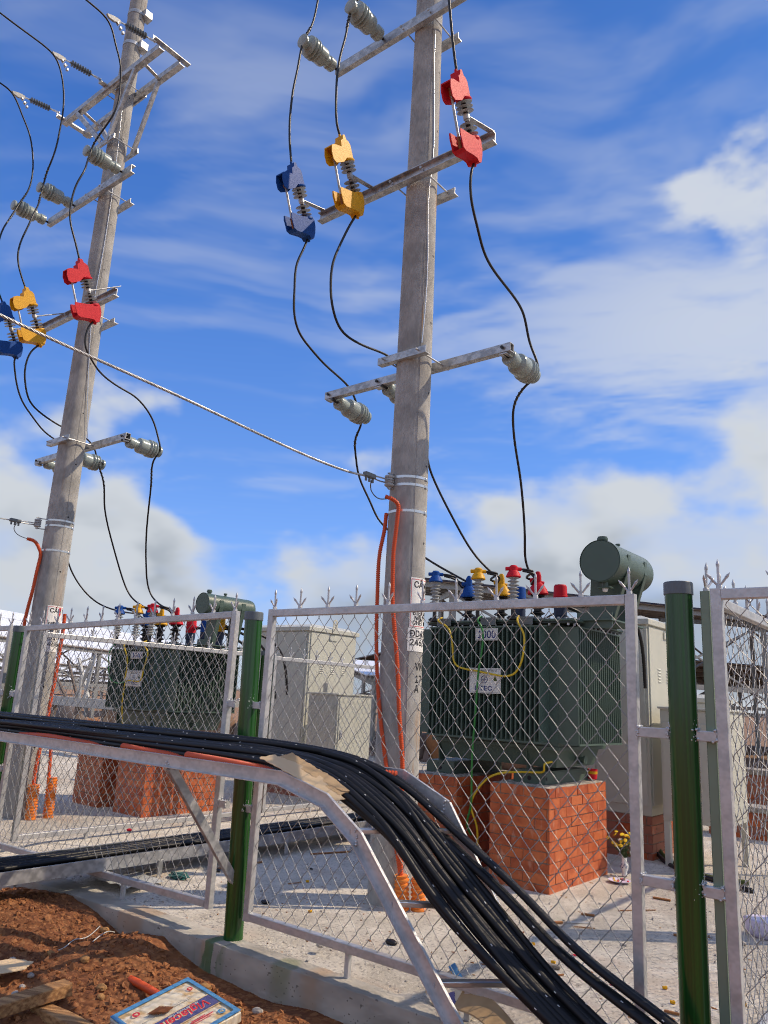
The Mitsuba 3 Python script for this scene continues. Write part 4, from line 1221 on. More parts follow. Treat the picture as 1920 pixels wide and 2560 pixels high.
        pr.add('arrester_bracket', cat(boxr(ax_ - .05, ax_ + .20, ay - .025, ay + .045, zL - .012 + .014, zL + .018), boxr(ax_ + .05, ax_ + .20, ay - .027, ay - .022, zL - .05, zL + .001), boxr(ax_ - .035, ax_ - .01, ay - .02, ay + .02, zL + .018, zL + .03)), 'm_silicone_dark')
        pr.add('jumper', tube(spl([[ax_ + .05, ay + .045, zL + .435], [ax_ + .12, ay + .12, zL + .425], [hx - .1, hy - .02, zL + .40], [hx - .03, hy, zL + .378]], .02), .0105, 9), 'm_black', True)
        pr.add('lead', tube(spl([[ax_ + .06, ay + .05, zL + .42], [ax_ + .14, ay + .13, zL + .39], [hx - .06, hy - .01, zL + .34], [hx, hy, zL + .36]], .02), .009, 8), 'm_black', True)
    # low voltage side
    for (lx, ly, c, dz) in lv:
        b = pr.add('low_voltage_bushing', cat(lathe([(0, zL), (.055, zL), (.05, zL + .10), (.06, zL + .115), (.06, zL + .20), (0, zL + .20)], 22, trans(lx, ly, 0))), 'm_navy', 35)
        pr.add('cover', cat(lathe([(0, zL + .19), (.063, zL + .19), (.063, zL + .285), (.066, zL + .287), (.066, zL + .295), (.063, zL + .30), (.060, zL + .385 + dz), (.050, zL + .40 + dz), (0, zL + .402 + dz)], 24, trans(lx, ly, 0)), cyl([lx + .05, ly, zL + .25], [lx + .12, ly, zL + .25], .024, 14)), c, 35, parent=b)
        pr.add('cable_tail', tube(spl([[lx + .11, ly, zL + .25], [lx + .3, ly + .05, zL + .235], [lx + .5, ly + .16, zL + .18], [lx + .55, ly + .5, zL + .0], [lx + .52, ly + .7, zL - .5]], .03), .016, 9), 'm_black', True, parent=b)
    # conservator across the right end
    cx, cz, cr, ya, yb = cons
    c = pr.add('conservator', lathe([(0, 0), (cr * .97, 0), (cr, .004), (cr, yb - ya - .05), (cr * .93, yb - ya - .015), (cr * .7, yb - ya + .012), (0, yb - ya + .03)], 48, mat4(*frame([0, 1, 0]), (cx, ya, cz))), G, 35)
    pr.add('end_rim', lathe([(cr + .001, -.002), (cr + .004, -.002), (cr + .004, .010), (cr + .001, .010)], 48, mat4(*frame([0, 1, 0]), (cx, ya, cz))), G, 35, parent=c)
    k = cr / .175
    pr.add('filler_cap', lathe([(0, cz + cr - .01), (.036 * k, cz + cr - .01), (.036 * k, cz + cr + .015), (.046 * k, cz + cr + .018), (.046 * k, cz + cr + .034), (.040 * k, cz + cr + .036), (.040 * k, cz + cr + .046), (0, cz + cr + .048)], 24, trans(cx - .01, ya + .09, 0)), G, 35, parent=c)
    pr.add('breather_plug', lathe([(0, cz + cr - .01), (.014, cz + cr - .01), (.014, cz + cr + .012), (.02, cz + cr + .014), (.02, cz + cr + .03), (0, cz + cr + .032)], 16, trans(cx + .02, ya + .42 * (yb - ya), 0)), G, 35, parent=c)
    for yy in (ya + .26 * (yb - ya), ya + .72 * (yb - ya)):
        w = cr * .95
        pts = [(cx - w, cz - cr * .35), (cx + w, cz + cr * .25), (cx + w * 1.0, cz - cr * .2), (cx + .02, zL + .02), (cx + .02, zL), (cx - w * 1.15, zL), (cx - w * 1.15, zL + .02)]
        pr.add('saddle_plate', put(trimesh.creation.extrude_polygon(sg.Polygon([(a - cx, b - cz) for a, b in pts]).difference(sg.Point(0, 0).buffer(cr + .001)), .010, engine='earcut'), mat4([1, 0, 0], [0, 0, 1], [0, -1, 0], (cx, yy, cz))), G)
        pr.add('saddle_flange', extr(rect(.055, .009, .001), (cx + w + .004, yy - .005, cz + cr * .42), (cx + w + .004, yy - .005, cz - cr * .25), (1, 0, 0)), G)
        pr.add('saddle_flange', extr(rect(.055, .009, .001), (cx + w + .004, yy - .005, cz - cr * .25), (cx + .03, yy - .005, zL + .01), (1, 0, 0)), G)
    pr.add('conservator_base', cat(boxr(cx - cr * 1.5, cx + .06, ya + .10 * (yb - ya), yb, zL - .0, zL + .012), boxr(cx - cr * 1.5, cx + .05, ya + .12, ya + .128, zL - .06, zL + .07)), G)
    pr.add('sight_glass', cat(cyl([cx + .01, ya + .08, cz - cr + .01], [cx + .01, ya + .08, cz - cr - .035], .026 * k, 16), rbox(cx - .05 * k, cx + .07 * k, ya + .04, ya + .12, cz - cr - .048, cz - cr - .035, .004)), G, 35)
    pr.add('glass_bulb', lathe([(0, -.03), (.018, -.024), (.026, 0), (0, .001)], 16, trans(cx + .01, ya + .08, cz - cr - .049)), 'm_glassbulb', True)
    # plates on the front fins
    yp = y0 - fd + .003
    for (px0, px1, z0, z1, kind) in plates:
        k = pr.add('rating_plate', rbox(px0, px1, yp - .004, yp, z0, z1, .001), 'm_plate')
        T3 = lambda m, x, z: put(m, mat4([1, 0, 0], [0, 0, 1], [0, -1, 0], (x, yp - .0045, z)))
        W, H = px1 - px0, z1 - z0
        pr.add('frame_line', cat(boxr(px0 + .006, px1 - .006, yp - .0052, yp - .0042, z1 - .0085, z1 - .0065), boxr(px0 + .006, px1 - .006, yp - .0052, yp - .0042, z0 + .0065, z0 + .0085), boxr(px0 + .006, px0 + .008, yp - .0052, yp - .0042, z0 + .0086, z1 - .0086), boxr(px1 - .008, px1 - .006, yp - .0052, yp - .0042, z0 + .0086, z1 - .0086)), 'm_silicone_dark', parent=k)
        if kind == 'kva':
            m = text('1000', H * .60)
            w = m.bounds[1][0]
            m.apply_scale([W * .82 / w, 1, 1])
            pr.add('lettering', T3(m, px0 + W * .09, z0 + H * .2), 'm_inkblue', parent=k)
        else:
            m = text('DTEC', H * .17)
            w = m.bounds[1][0]
            m.apply_scale([W * .56 / w, 1, 1])
            pr.add('lettering', T3(m, px0 + W * .17, z0 + H * .12), 'm_inkblue', parent=k)
            for s_, zz, ww in (('NHÀ MÁY SẢN XUẤT MÁY BIẾN THẾ', .87, .74), ('VÀ THIẾT BỊ ĐIỆN', .78, .36)):
                m = text(s_, H * .045, .001, False)
                m.apply_scale([W * ww / m.bounds[1][0], 1, 1])
                pr.add('lettering', T3(m, px0 + W * (.5 - ww / 2), z0 + H * zz), 'm_ink', parent=k)
            R = H * .155
            ring = sg.Point(0, 0).buffer(R).difference(sg.Point(0, 0).buffer(R * .84))
            st = []
            for q in range(8):
                rr = R * .78 if q % 2 == 0 else R * .20
                st.append((rr * math.sin(q * math.pi / 4), rr * math.cos(q * math.pi / 4)))
            em = cat(trimesh.creation.extrude_polygon(ring, .001, engine='earcut'), trimesh.creation.extrude_polygon(sg.Polygon(st), .001, engine='earcut'))
            pr.add('star_emblem', T3(em, px0 + W * .48, z0 + H * .55), 'm_inkblue', parent=k)
            tri = sg.Polygon([(0, 0), (W * .14, 0), (W * .07, W * .13)])
            pr.add('hazard_mark', T3(trimesh.creation.extrude_polygon(tri, .001, engine='earcut'), px0 + W * .75, z0 + H * .50), 'm_grass', parent=k)
    for pts, r_, m_ in wires:
        pr.add('earth_lead', tube(spl(pts, .025), r_, 8), m_, True)
    return place('transformer', label, 'transformer', pr)


yel1 = [(-3.99, 5.85, 2.125), (-3.956, 5.74, 2.085), (-3.872, 5.74, 2.038), (-3.818, 5.74, 1.966), (-3.792, 5.74, 1.827), (-3.772, 5.74, 1.723), (-3.713, 5.74, 1.679), (-3.55, 5.74, 1.652), (-3.393, 5.74, 1.628), (-3.247, 5.74, 1.615), (-3.166, 5.74, 1.649), (-3.111, 5.74, 1.747), (-3.09, 5.74, 1.877), (-3.102, 5.74, 1.976), (-3.151, 5.74, 2.059), (-3.2, 5.84, 2.12)]
grn = [(-3.56, 5.84, 2.125), (-3.55, 5.75, 2.09), (-3.499, 5.735, 2.02), (-3.484, 5.735, 1.895), (-3.501, 5.73, 1.743), (-3.518, 5.73, 1.642), (-3.542, 5.735, 1.311), (-3.566, 5.74, 1.018), (-3.574, 5.75, .732), (-3.599, 5.78, .541), (-3.673, 5.85, .40), (-3.69, 5.95, .3)]
yel2 = [(-2.95, 5.96, .955), (-2.99, 5.90, .93), (-3.0, 5.92, .885), (-3.1, 5.95, .86), (-3.208, 5.9, .855), (-3.326, 5.78, .839), (-3.461, 5.78, .77), (-3.565, 5.78, .646), (-3.599, 5.79, .542), (-3.582, 5.85, .407), (-3.6, 5.9, .2)]
transformer('large green oil transformer with cooling fins on the right brick pedestals', -4.10, -2.89, 5.95, 6.85, 1.105, 2.035, (-2.53, 2.575, .172, 5.98, 6.80), ((-3.19, 6.62, 'm_red', 0), (-3.62, 6.62, 'm_blue', 0)),
            ((-3.585, -3.362, 1.912, 2.016, 'kva'), (-3.635, -3.325, 1.468, 1.678, 'maker')), ((yel1, .0085, 'm_ywire'), (grn, .0085, 'm_gwire'), (yel2, .0085, 'm_ywire')), True)
Lyel = [(-7.80, 5.40, 1.90), (-7.73, 5.28, 1.85), (-7.62, 5.28, 1.76), (-7.656, 5.28, 1.58), (-7.703, 5.28, 1.437), (-7.952, 5.28, 1.43), (-7.99, 5.28, 1.348), (-7.99, 5.28, 1.169), (-7.95, 5.30, .906), (-7.93, 5.32, .7)]
Lyel2 = [(-8.16, 5.40, 1.90), (-8.10, 5.28, 1.83), (-8.014, 5.28, 1.711), (-7.99, 5.28, 1.529), (-8.002, 5.28, 1.43)]
Lgrn = [(-8.45, 5.4, 1.88), (-8.40, 5.29, 1.75), (-8.38, 5.29, 1.6), (-8.33, 5.29, 1.46), (-8.15, 5.29, 1.40), (-7.99, 5.28, 1.42)]
transformer('smaller green oil transformer behind the left fence panel', -8.47, -7.47, 5.49, 6.39, 1.125, 1.80, (-7.05, 2.325, .118, 5.53, 6.25), ((-7.60, 6.05, 'm_blue', .03), (-7.34, 6.05, 'm_yellow', .03), (-7.95, 6.1, 'm_red', 0)),
            ((-8.01, -7.78, 1.685, 1.765, 'kva'), (-8.06, -7.74, 1.37, 1.55, 'maker')), ((Lyel, .0085, 'm_ywire'), (Lyel2, .0085, 'm_ywire'), (Lgrn, .0075, 'm_gwire')), False)


def cabinet(label, x0, x1, y0, y1, z0, z1, plinth, seed, louvre_rows=((1.75, 5), (1.16, 5)), hip=.05, group=None):
    pr = Proto()
    pr.add('body', rbox(x0, x1, y0, y1, z0, z1 - .06, .004), 'm_beige')
    o = .035
    zt = z1 - .058
    pr.add('roof', cat(rbox(x0 - o, x1 + o, y0 - o, y1 + o, zt - .03, zt + .028, .004), hull([[x, y, zt + .028] for x in (x0 - o + .004, x1 + o - .004) for y in (y0 - o + .004, y1 + o - .004)] + [[x, y, zt + .028 + hip] for x in (x0 + .1, x1 - .1) for y in (y0 + .14, y1 - .14)])), 'm_beige')
    # right side door, standing proud
    d = pr.add('side_door', rbox(x1 + .0015, x1 + .014, y0 + .035, y1 - .035, z0 + .09, zt - .045, .003), 'm_beige')
    n = 3
    for zc, k in louvre_rows:
        for c in range(n):
            yc = y0 + (y1 - y0) * (.27 + .23 * c)
            for q in range(k):
                z = zc + .031 * (q - (k - 1) / 2)
                pr.add('louvre', hull([[x1 + .0141, yy, z + .010] for yy in (yc - .045, yc + .045)] + [[x1 + .024, yy, z - .004] for yy in (yc - .038, yc + .038)] + [[x1 + .0141, yy, z - .008] for yy in (yc - .045, yc + .045)]), 'm_beige', parent=d)
    pr.add('front_door', rbox(x0 + .03, (x0 + x1) / 2 - .004, y0 - .013, y0 - .0015, z0 + .09, zt - .045, .003), 'm_beige')
    pr.add('front_door', rbox((x0 + x1) / 2 + .004, x1 - .03, y0 - .013, y0 - .0015, z0 + .09, zt - .045, .003), 'm_beige')
    for xx in ((x0 + x1) / 2 - .06, (x0 + x1) / 2 + .06):
        pr.add('door_handle', cat(rbox(xx - .012, xx + .012, y0 - .028, y0 - .0135, (z0 + zt) / 2 - .06, (z0 + zt) / 2 + .06, .004)), 'm_black')
    yl = (y0 + y1) / 2 - .02
    pr.add('lifting_lug', cat(put(trimesh.creation.extrude_polygon(sg.box(-.05, -.06, .05, .10).union(sg.Point(0, .10).buffer(.05)).difference(sg.Point(0, .105).buffer(.018)), .008, engine='earcut'), mat4([0, 1, 0], [0, 0, 1], [1, 0, 0], (x1 + o + .003, yl, zt + .03))), rbox(x1 + .016, x1 + .03, yl - .08, yl + .08, zt - .14, zt - .07, .003)), 'm_beige')
    if plinth:
        b = pr.add('plinth', UNIT, 'm_mortar', M=sbox(x0 + .04, x1 - .012, y0 + .012, y1 - .04, -.02, z0 - .002))
        r = np.random.default_rng(seed)
        nn = max(2, int(round(z0 / .078)))
        for k in range(nn):
            for sd in 'fr':
                L = (x1 - x0 - .05) if sd == 'f' else (y1 - y0 - .05)
                a = -.1 if k % 2 else .0
                while a < L - .02:
                    b0, b1 = max(a, 0), min(a + .197, L)
                    za, zb_ = -.02 + k * (z0 + .018) / nn + .004, -.02 + (k + 1) * (z0 + .018) / nn - .005
                    M_ = sbox(x0 + .04 + b0, x0 + .04 + b1, y0 + .002 + r.normal(0, .001), y0 + .014, za, zb_) if sd == 'f' else sbox(x1 - .014, x1 - .002 + r.normal(0, .001), y0 + .012 + b0, y0 + .012 + b1, za, zb_)
                    pr.add('brick', UNIT, 'm_oldbrick' if r.random() < .7 else 'm_brick_b', M=M_, parent=b)
                    a += .205
    return place('switch_cabinet', label, 'cabinet', pr, None, group)


def small_cabinet(label, x0, x1, y0, y1, zf, z1):
    pr = Proto()
    pr.add('body', rbox(x0, x1, y0, y1, zf, z1, .004), 'm_beige')
    pr.add('roof', rbox(x0 - .02, x1 + .02, y0 - .02, y1 + .02, z1 + .0015, z1 + .024, .005), 'm_beige')
    d = pr.add('side_door', rbox(x1 + .0015, x1 + .011, y0 + .03, y1 - .03, zf + .05, z1 - .05, .003), 'm_beige')
    pr.add('lock', cat(rbox(x1 + .0115, x1 + .026, y0 + .06, y0 + .09, (zf + z1) / 2 - .06, (zf + z1) / 2 + .05, .004)), 'm_galv', parent=d)
    pr.add('front_panel', rbox(x0 + .02, x1 - .02, y0 - .008, y0 - .0015, zf + .04, z1 - .12, .002), 'm_beige')
    for xx in (x0 + .03, x1 - .03):
        for yy in (y0 + .03, y1 - .03):
            pr.add('leg', beam([xx, yy, -.01], [xx, yy, zf - .001], .055, .055, (0, 1, 0)), 'm_beige')
    pr.add('lug', rbox(x0 + .26, x0 + .34, y0 - .012, y0 - .004, z1 + .03, z1 + .15, .004), 'm_beige')
    return place('small_cabinet', label, 'cabinet', pr)


cabinet('tall beige switch cabinet with louvred side behind the large transformer', -3.95, -2.835, 7.85, 8.95, .40, 2.335, True, 5)
cabinet('tall beige switch cabinet standing between the smaller transformer and the middle pole', -9.1, -7.83, 8.1, 9.15, .40, 2.36, True, 6)
small_cabinet('low beige cabinet on legs beside the right switch cabinet', -2.68, -2.1, 7.72, 8.4, .40, 1.415)
small_cabinet('low beige cabinet in front of the left switch cabinet', -7.46, -6.93, 7.8, 8.5, .40, 1.385)
cabinet('tall beige cabinet far behind the right side fence', -3.9, -3.05, 11.0, 11.6, .30, 1.62, True, 7, louvre_rows=())

# ================================================================ CABLE TRAYS AND POWER CABLES
FR = [(-9.5, .985), (-2.86, .985), (-2.56, .915), (-2.35, .78), (-1.70, .06), (-1.45, -.25)]
BK = [(-9.5, 1.01), (-2.47, 1.01), (-2.20, .895), (-1.92, .49), (-1.55, .10), (-1.30, -.2)]
YA, YB = 2.84, 3.30
pr = Proto()
for (pts, y, s) in ((FR, YA, 1), (BK, YB, -1)):
    sec = sa.translate(sg.Polygon([(0, -.034), (.028, -.034), (.028, -.030), (.004, -.030), (.004, .030), (.016, .030), (.016, .034), (0, .034)]), 0, 0)
    for k in range(len(pts) - 1):
        a, b = A([pts[k][0], y, pts[k][1]]), A([pts[k + 1][0], y, pts[k + 1][1]])
        d = unit(b - a)
        up = unit(np.cross(d, [0, -1, 0]))
        sc = sec if s < 0 else sa.scale(sec, -1, 1, origin=(0, 0))
        sg_, u_, d_ = frame(d, (-d[2], 0, d[0]))
        m = trimesh.creation.extrude_polygon(sc, np.linalg.norm(b - a) + .012, engine='earcut')
        m.apply_transform(mat4(sg_, u_, d_, a - d * .006))
        m.vertices[:, 1] += .0006 * k
        pr.add('side_rail', m, 'm_steel')
LA = lambda pts, n: [(lambda q: [np.interp(q, np.concatenate([[0], np.cumsum(np.hypot(*np.diff(A(pts), axis=0).T))]), A(pts)[:, i]) for i in (0, 1)])(q) for q in n]
lf = np.cumsum(np.hypot(*np.diff(A(FR), axis=0).T))[-1]
for t in np.concatenate([np.arange(.35, 6.4, .45), A([6.75, 7.12, 7.48, 7.82, 8.15])]):
    a = LA(FR, [t])[0]
    b = LA(BK, [t + .30 if t > 6.6 else t])[0]
    pr.add('rung', beam([a[0], YA + .004, a[1] - .022], [b[0], YB - .004, b[1] - .022], .042, .022), 'm_bright')
for x, z0 in ((-3.752, .955), (-6.9, .955)):
    pr.add('diagonal_brace', beam([x, YA + .0, z0], [x, YF - .03 + .06, .20], .052, .030, (1, 0, 0), .002), 'm_galv')
    pr.add('support_arm', beam([x - .04, YA + .005, .945], [x - .04, YF - .03, .945], .045, .03), 'm_steel')
pr.add('joint_weld', weld([0, 0, 0], [(-3.78, YA - .006, .985 + dz) for dz in np.linspace(-.03, .03, 8)] + [(-2.36, YA - .006, .78 + dz) for dz in np.linspace(-.03, .03, 8)] + [(-2.20, YB - .01, .895 + dz) for dz in np.linspace(-.03, .03, 6)], .006, 3), 'm_weld', True)
place('cable_tray', 'galvanised cable ladder bending down in front of the fence', 'cable tray', pr)

G0 = A([(-9.5, 2.92, 1.025), (-5.957, 2.92, 1.023), (-4.709, 2.92, 1.028), (-3.825, 2.92, 1.028), (-3.143, 2.92, 1.022), (-2.789, 2.92, .993), (-2.571, 2.92, .937), (-2.416, 2.92, .861), (-2.277, 2.93, .776), (-2.149, 2.948, .658), (-2.029, 2.966, .542), (-1.896, 2.984, .435), (-1.715, 3.002, .317), (-1.54, 3.02, .211), (-1.05, 3.02, -.2)])
G2 = A([(-9.5, 3.2, 1.06), (-6.556, 3.2, 1.06), (-5.183, 3.2, 1.065), (-4.209, 3.2, 1.07), (-3.46, 3.2, 1.075), (-2.951, 3.2, 1.07), (-2.584, 3.2, 1.02), (-2.325, 3.2, .901), (-2.104, 3.2, .736), (-1.935, 3.2, .603), (-1.754, 3.2, .455), (-1.569, 3.2, .315), (-1.384, 3.2, .212), (-.9, 3.15, -.2)])
G3 = A([(-9.5, 3.2, 1.10), (-6.556, 3.2, 1.09), (-5.183, 3.2, 1.10), (-4.209, 3.2, 1.105), (-3.502, 3.24, 1.096), (-2.987, 3.24, 1.078), (-2.617, 3.24, 1.029), (-2.406, 3.24, .945), (-2.225, 3.24, .841), (-1.983, 3.24, .702), (-1.761, 3.24, .569), (-1.519, 3.24, .414), (-1.301, 3.24, .314), (-1.149, 3.22, .258), (-.6, 3.05, .02), (0, 2.8, -.22)])


def rs(g, n=60):
    s = np.concatenate([[0], np.cumsum(np.linalg.norm(np.diff(g, axis=0), axis=1))])
    # the horizontal run ends at the same parameter on every guide
    k = int(np.argmin(np.abs(g[:, 0] + 2.95)))
    q = np.concatenate([np.linspace(0, s[k], n, endpoint=False), np.linspace(s[k], s[-1], n)])
    cs = CubicSpline(s, g)
    return cs(q)


R0, R2, R3 = rs(G0), rs(G2), rs(G3)
tt = np.linspace(0, 1, len(R0))
names = ['front', 'back']
GC = 'black power cables bundled on the outer tray'
for k in range(30):
    if k < 25:
        row, col = divmod(k, 9)
        u0 = (col + .5 * (row % 2) + .3) / 9.4
        lay = row
    else:
        u0, lay = 1.0, 2.2
    n1 = meshkit.fbm(np.stack([tt * 4.2, 0 * tt + k * 3.1, 0 * tt], -1), 2, 77) - .5
    n2 = meshkit.fbm(np.stack([tt * 5.0 + 9, 0 * tt + k * 2.3, 0 * tt], -1), 2, 78) - .5
    flat = sst(.52, .38, tt)
    down = sst(.55, .95, tt)
    if k < 25:
        u = np.clip(u0 + n1 * (.85 * flat + .40 * (1 - flat)), -.02, 1.06)
        P_ = R0 * (1 - u)[:, None] + R2 * u[:, None]
        h = (lay * .026 + n2 * .030) * (1 - .55 * down) + .0
        P_[:, 2] += h * .9
        P_[:, 0] += h * .7 * down
    else:
        j = k - 25
        u = 1.0 + n1 * .2
        P_ = R3.copy()
        w = sst(.42, .62, tt)
        base = R2 * 1.0
        P_ = (R2 + A([0, -.07 - .03 * j, .045 + .012 * (j % 2)])) * (1 - w)[:, None] + R3 * w[:, None]
        P_[:, 1] += (-.035 * (j % 3) + .02) * w + n1 * .03
        P_[:, 2] += (.028 * (j // 3) - .012) * w + n2 * .02 + .0
        P_[:, 0] += .024 * (j - 2) * w
    pr = Proto()
    m = tube(spl(P_[::2], .03), .0155, 9)
    pr.add('sheath', m, 'm_cable', True)
    sp = spl(P_[::2], .03)
    r = np.random.default_rng(500 + k)
    dots = []
    for q in np.arange(4 + r.integers(12), len(sp) - 2, 14):
        d = unit(sp[q + 1] - sp[q])
        o = unit(np.cross(d, unit(np.cross(d, A(EYE) - sp[q]) * 0 + np.cross(d, [0.3, -.6, .75]))))
        s_, u_, d_ = frame(d)
        a = r.uniform(-.9, .9)
        oo = -o * math.cos(a) + np.cross(d, o) * math.sin(a)
        dots.append(put(box([0, 0, 0], [.004, .0012, .010]), mat4(np.cross(oo, d), oo, d, sp[q] + oo * .0154)))
    pr.add('print_mark', cat(dots), 'm_print', kind='stuff')
    place('power_cable', 'thick black power cable in the bundle lying on the outer cable tray' if k < 25 else ['lowest', 'second lowest', 'middle', 'second highest', 'highest'][k - 25] + ' of the black cables swinging off the right side of the tray', 'cable', pr, None, GC if k < 25 else 'black cables diverging right from the outer tray')

# orange conduits and cardboard lying on the tray
conduit('orange conduit under the cables at the left of the outer tray', [(-5.6, 2.90, 1.0), (-5.2, 2.885, 1.018), (-4.8, 2.89, 1.01), (-4.4, 2.95, 1.0)], .022)
conduit('orange conduit under the cables beside the tray joint', [(-3.66, 2.875, 1.022), (-3.5, 2.885, 1.018), (-3.2, 2.89, 1.01), (-2.96, 2.92, .995)], .024)
conduit('orange conduit under the cables left of the diagonal brace', [(-4.28, 2.872, 1.024), (-4.1, 2.885, 1.016), (-3.86, 2.90, 1.008), (-3.6, 2.95, .995)], .022)
conduit('short orange conduit poking out at the inner corner of the tray', [(-2.60, 3.15, 1.0), (-2.55, 3.19, 1.015), (-2.50, 3.225, 1.022), (-2.46, 3.25, 1.02)], .020)
pr = Proto()


def torn(poly_pts, M, th, seed, mat_, name):
    r = np.random.default_rng(seed)
    pts = []
    for k in range(len(poly_pts)):
        a, b = A(poly_pts[k]), A(poly_pts[(k + 1) % len(poly_pts)])
        L = np.linalg.norm(b - a)
        n = max(2, int(L / .012))
        for t in np.arange(n) / n:
            pts.append(a + (b - a) * t + r.normal(0, .0022, 2) * (t > 0))
    m = trimesh.creation.extrude_polygon(sg.Polygon(pts).buffer(0), th, engine='earcut').subdivide_to_size(.03)
    v = m.vertices
    v[:, 2] += .012 * (meshkit.fbm(np.stack([v[:, 0] * 7, v[:, 1] * 7, 0 * v[:, 0]], -1), 3, seed) - .5)
    m.vertices = v
    return put(m, M)


d = unit(A([-2.50, 2.87, .925]) - A([-2.99, 2.80, 1.085]))
s_ = unit(np.cross(d, [.15, -.55, .8]))
nrm = np.cross(s_, d)
pr.add('lower_flap', torn([(0, 0), (.50, .00), (.53, .03), (.30, .085), (.05, .055)], mat4(d, -s_, np.cross(d, -s_), A([-2.99, 2.80, 1.07])), .004, 2, '', ''), 'm_cardlight')
pr.add('upper_flap', torn([(.09, .0), (.50, .0), (.55, .035), (.13, .06)], mat4(d, -s_, np.cross(d, -s_), A([-3.0, 2.845, 1.105])), .005, 3, '', ''), 'm_card')
pr.add('inner_flap', torn([(.07, .0), (.49, .0), (.52, .05), (.10, .07)], mat4(d, -s_, np.cross(d, -s_), A([-2.985, 2.832, 1.083])), .006, 4, '', ''), 'm_card')
place('cardboard_scrap', 'torn corrugated cardboard wedged under the black cables at the bend', 'cardboard', pr)

# inner tray along the yard floor
pr = Proto()
for x, s in ((-5.155, 1), (-5.60, -1)):
    sec = sg.Polygon([(0, -.042), (.028, -.042), (.028, -.038), (.004, -.038), (.004, .038), (.016, .038), (.016, .042), (0, .042)])
    m = trimesh.creation.extrude_polygon(sa.scale(sec, s, 1, origin=(0, 0)), 8.4, engine='earcut')
    m.apply_transform(mat4(*frame([0, 1, 0]), (x, 1.6, .145)))
    pr.add('side_rail', m, 'm_galv')
for y in np.arange(1.8, 9.9, .45):
    pr.add('rung', beam([-5.595, y, .118], [-5.16, y, .118], .040, .02), 'm_galv')
for y in (3.9, 5.23, 6.6, 8.0):
    for x in (-5.148, -5.607):
        pr.add('leg', rbox(x - .004, x + .004, y - .02, y + .02, -.01, .12, .001), 'm_galv')
place('floor_cable_tray', 'low cable ladder carrying black cables along the yard floor', 'cable tray', pr)
for k in range(18):
    row, col = divmod(k, 11)
    y = np.linspace(1.65, 9.95, 40)
    x = -5.565 + (col + .5 * row) * .038 + .05 * (meshkit.fbm(np.stack([y * 1.1, 0 * y + k * 1.7, 0 * y], -1), 3, 90) - .5)
    z = .146 + row * .026 + .014 * (meshkit.noise(np.stack([y * 2, 0 * y + k, 0 * y], -1), 91) - .5)
    single('floor_cable', 'black power cable lying on the low tray along the yard floor', 'cable', tube(spl(np.stack([x, y, z], -1), .08), .0155, 8), 'm_cable', True, 'black power cables on the low floor tray')

# ================================================================ SHEDS BEHIND THE YARD
def slope_roof(pr, a0, a1, b0, b1, nrows, nmod, t=.06, mats='m_pv', under='m_sheddark', gap=.10):
    """modules on a mono pitch: a0-a1 near edge, b0-b1 far edge"""
    a0, a1, b0, b1 = (A(v, float) for v in (a0, a1, b0, b1))
    P_ = lambda u, v: (a0 * (1 - u) + a1 * u) * (1 - v) + (b0 * (1 - u) + b1 * u) * v
    n = unit(np.cross(a1 - a0, b0 - a0))
    n = n if n[2] > 0 else -n
    for r in range(nrows):
        for k in range(nmod):
            u0, u1 = k / nmod + .0015, (k + 1) / nmod - .0015
            v0, v1 = r / nrows + gap / nrows * .25, (r + 1) / nrows - gap / nrows * .25
            q = [P_(u0, v0), P_(u1, v0), P_(u1, v1), P_(u0, v1)]
            pr.add('panel', hull([p + n * d for p in q for d in (0, .035)]), mats)
    q = [P_(0, 0), P_(1, 0), P_(1, 1), P_(0, 1)]
    pr.add('deck', hull([p - n * d for p in q for d in (.012, .03)]), under)
    for v in np.linspace(.02, .98, nrows + 2):
        pr.add('purlin', beam(P_(0, v) - n * .10, P_(1, v) - n * .10, .06, .13), 'm_shedsteel')
    return P_, n


def shed(label, a0, a1, b0, b1, nrows, nmod, posts, zg, brace=True, **k):
    pr = Proto()
    P_, n = slope_roof(pr, a0, a1, b0, b1, nrows, nmod, **k)
    for u in posts:
        for v in (.06, .94):
            p = P_(u, v)
            pr.add('column', beam([p[0], p[1], zg], [p[0], p[1], p[2] - .12], .12, .12, (0, 1, 0)), 'm_shedsteel')
        p, q = P_(u, .06), P_(u, .94)
        pr.add('rafter', beam(p - n * .20, q - n * .20, .08, .16), 'm_shedsteel')
    if brace:
        for i in range(len(posts) - 1):
            for v in (.06, .94):
                p, q = P_(posts[i], v), P_(posts[i + 1], v)
                zl = zg + .45 * (p[2] - zg)
                pr.add('cross_brace', beam([p[0], p[1], p[2] - .25], [q[0], q[1], zl], .05, .05), 'm_shedsteel')
                pr.add('cross_brace', beam([q[0], q[1], q[2] - .25 + .03], [p[0], p[1], zl + .03], .05, .05), 'm_shedsteel')
                pr.add('tie_beam', beam([p[0], p[1], zl + .25], [q[0], q[1], zl + .25], .07, .12), 'm_shedsteel')
    return place('solar_shed', label, 'shed', pr)


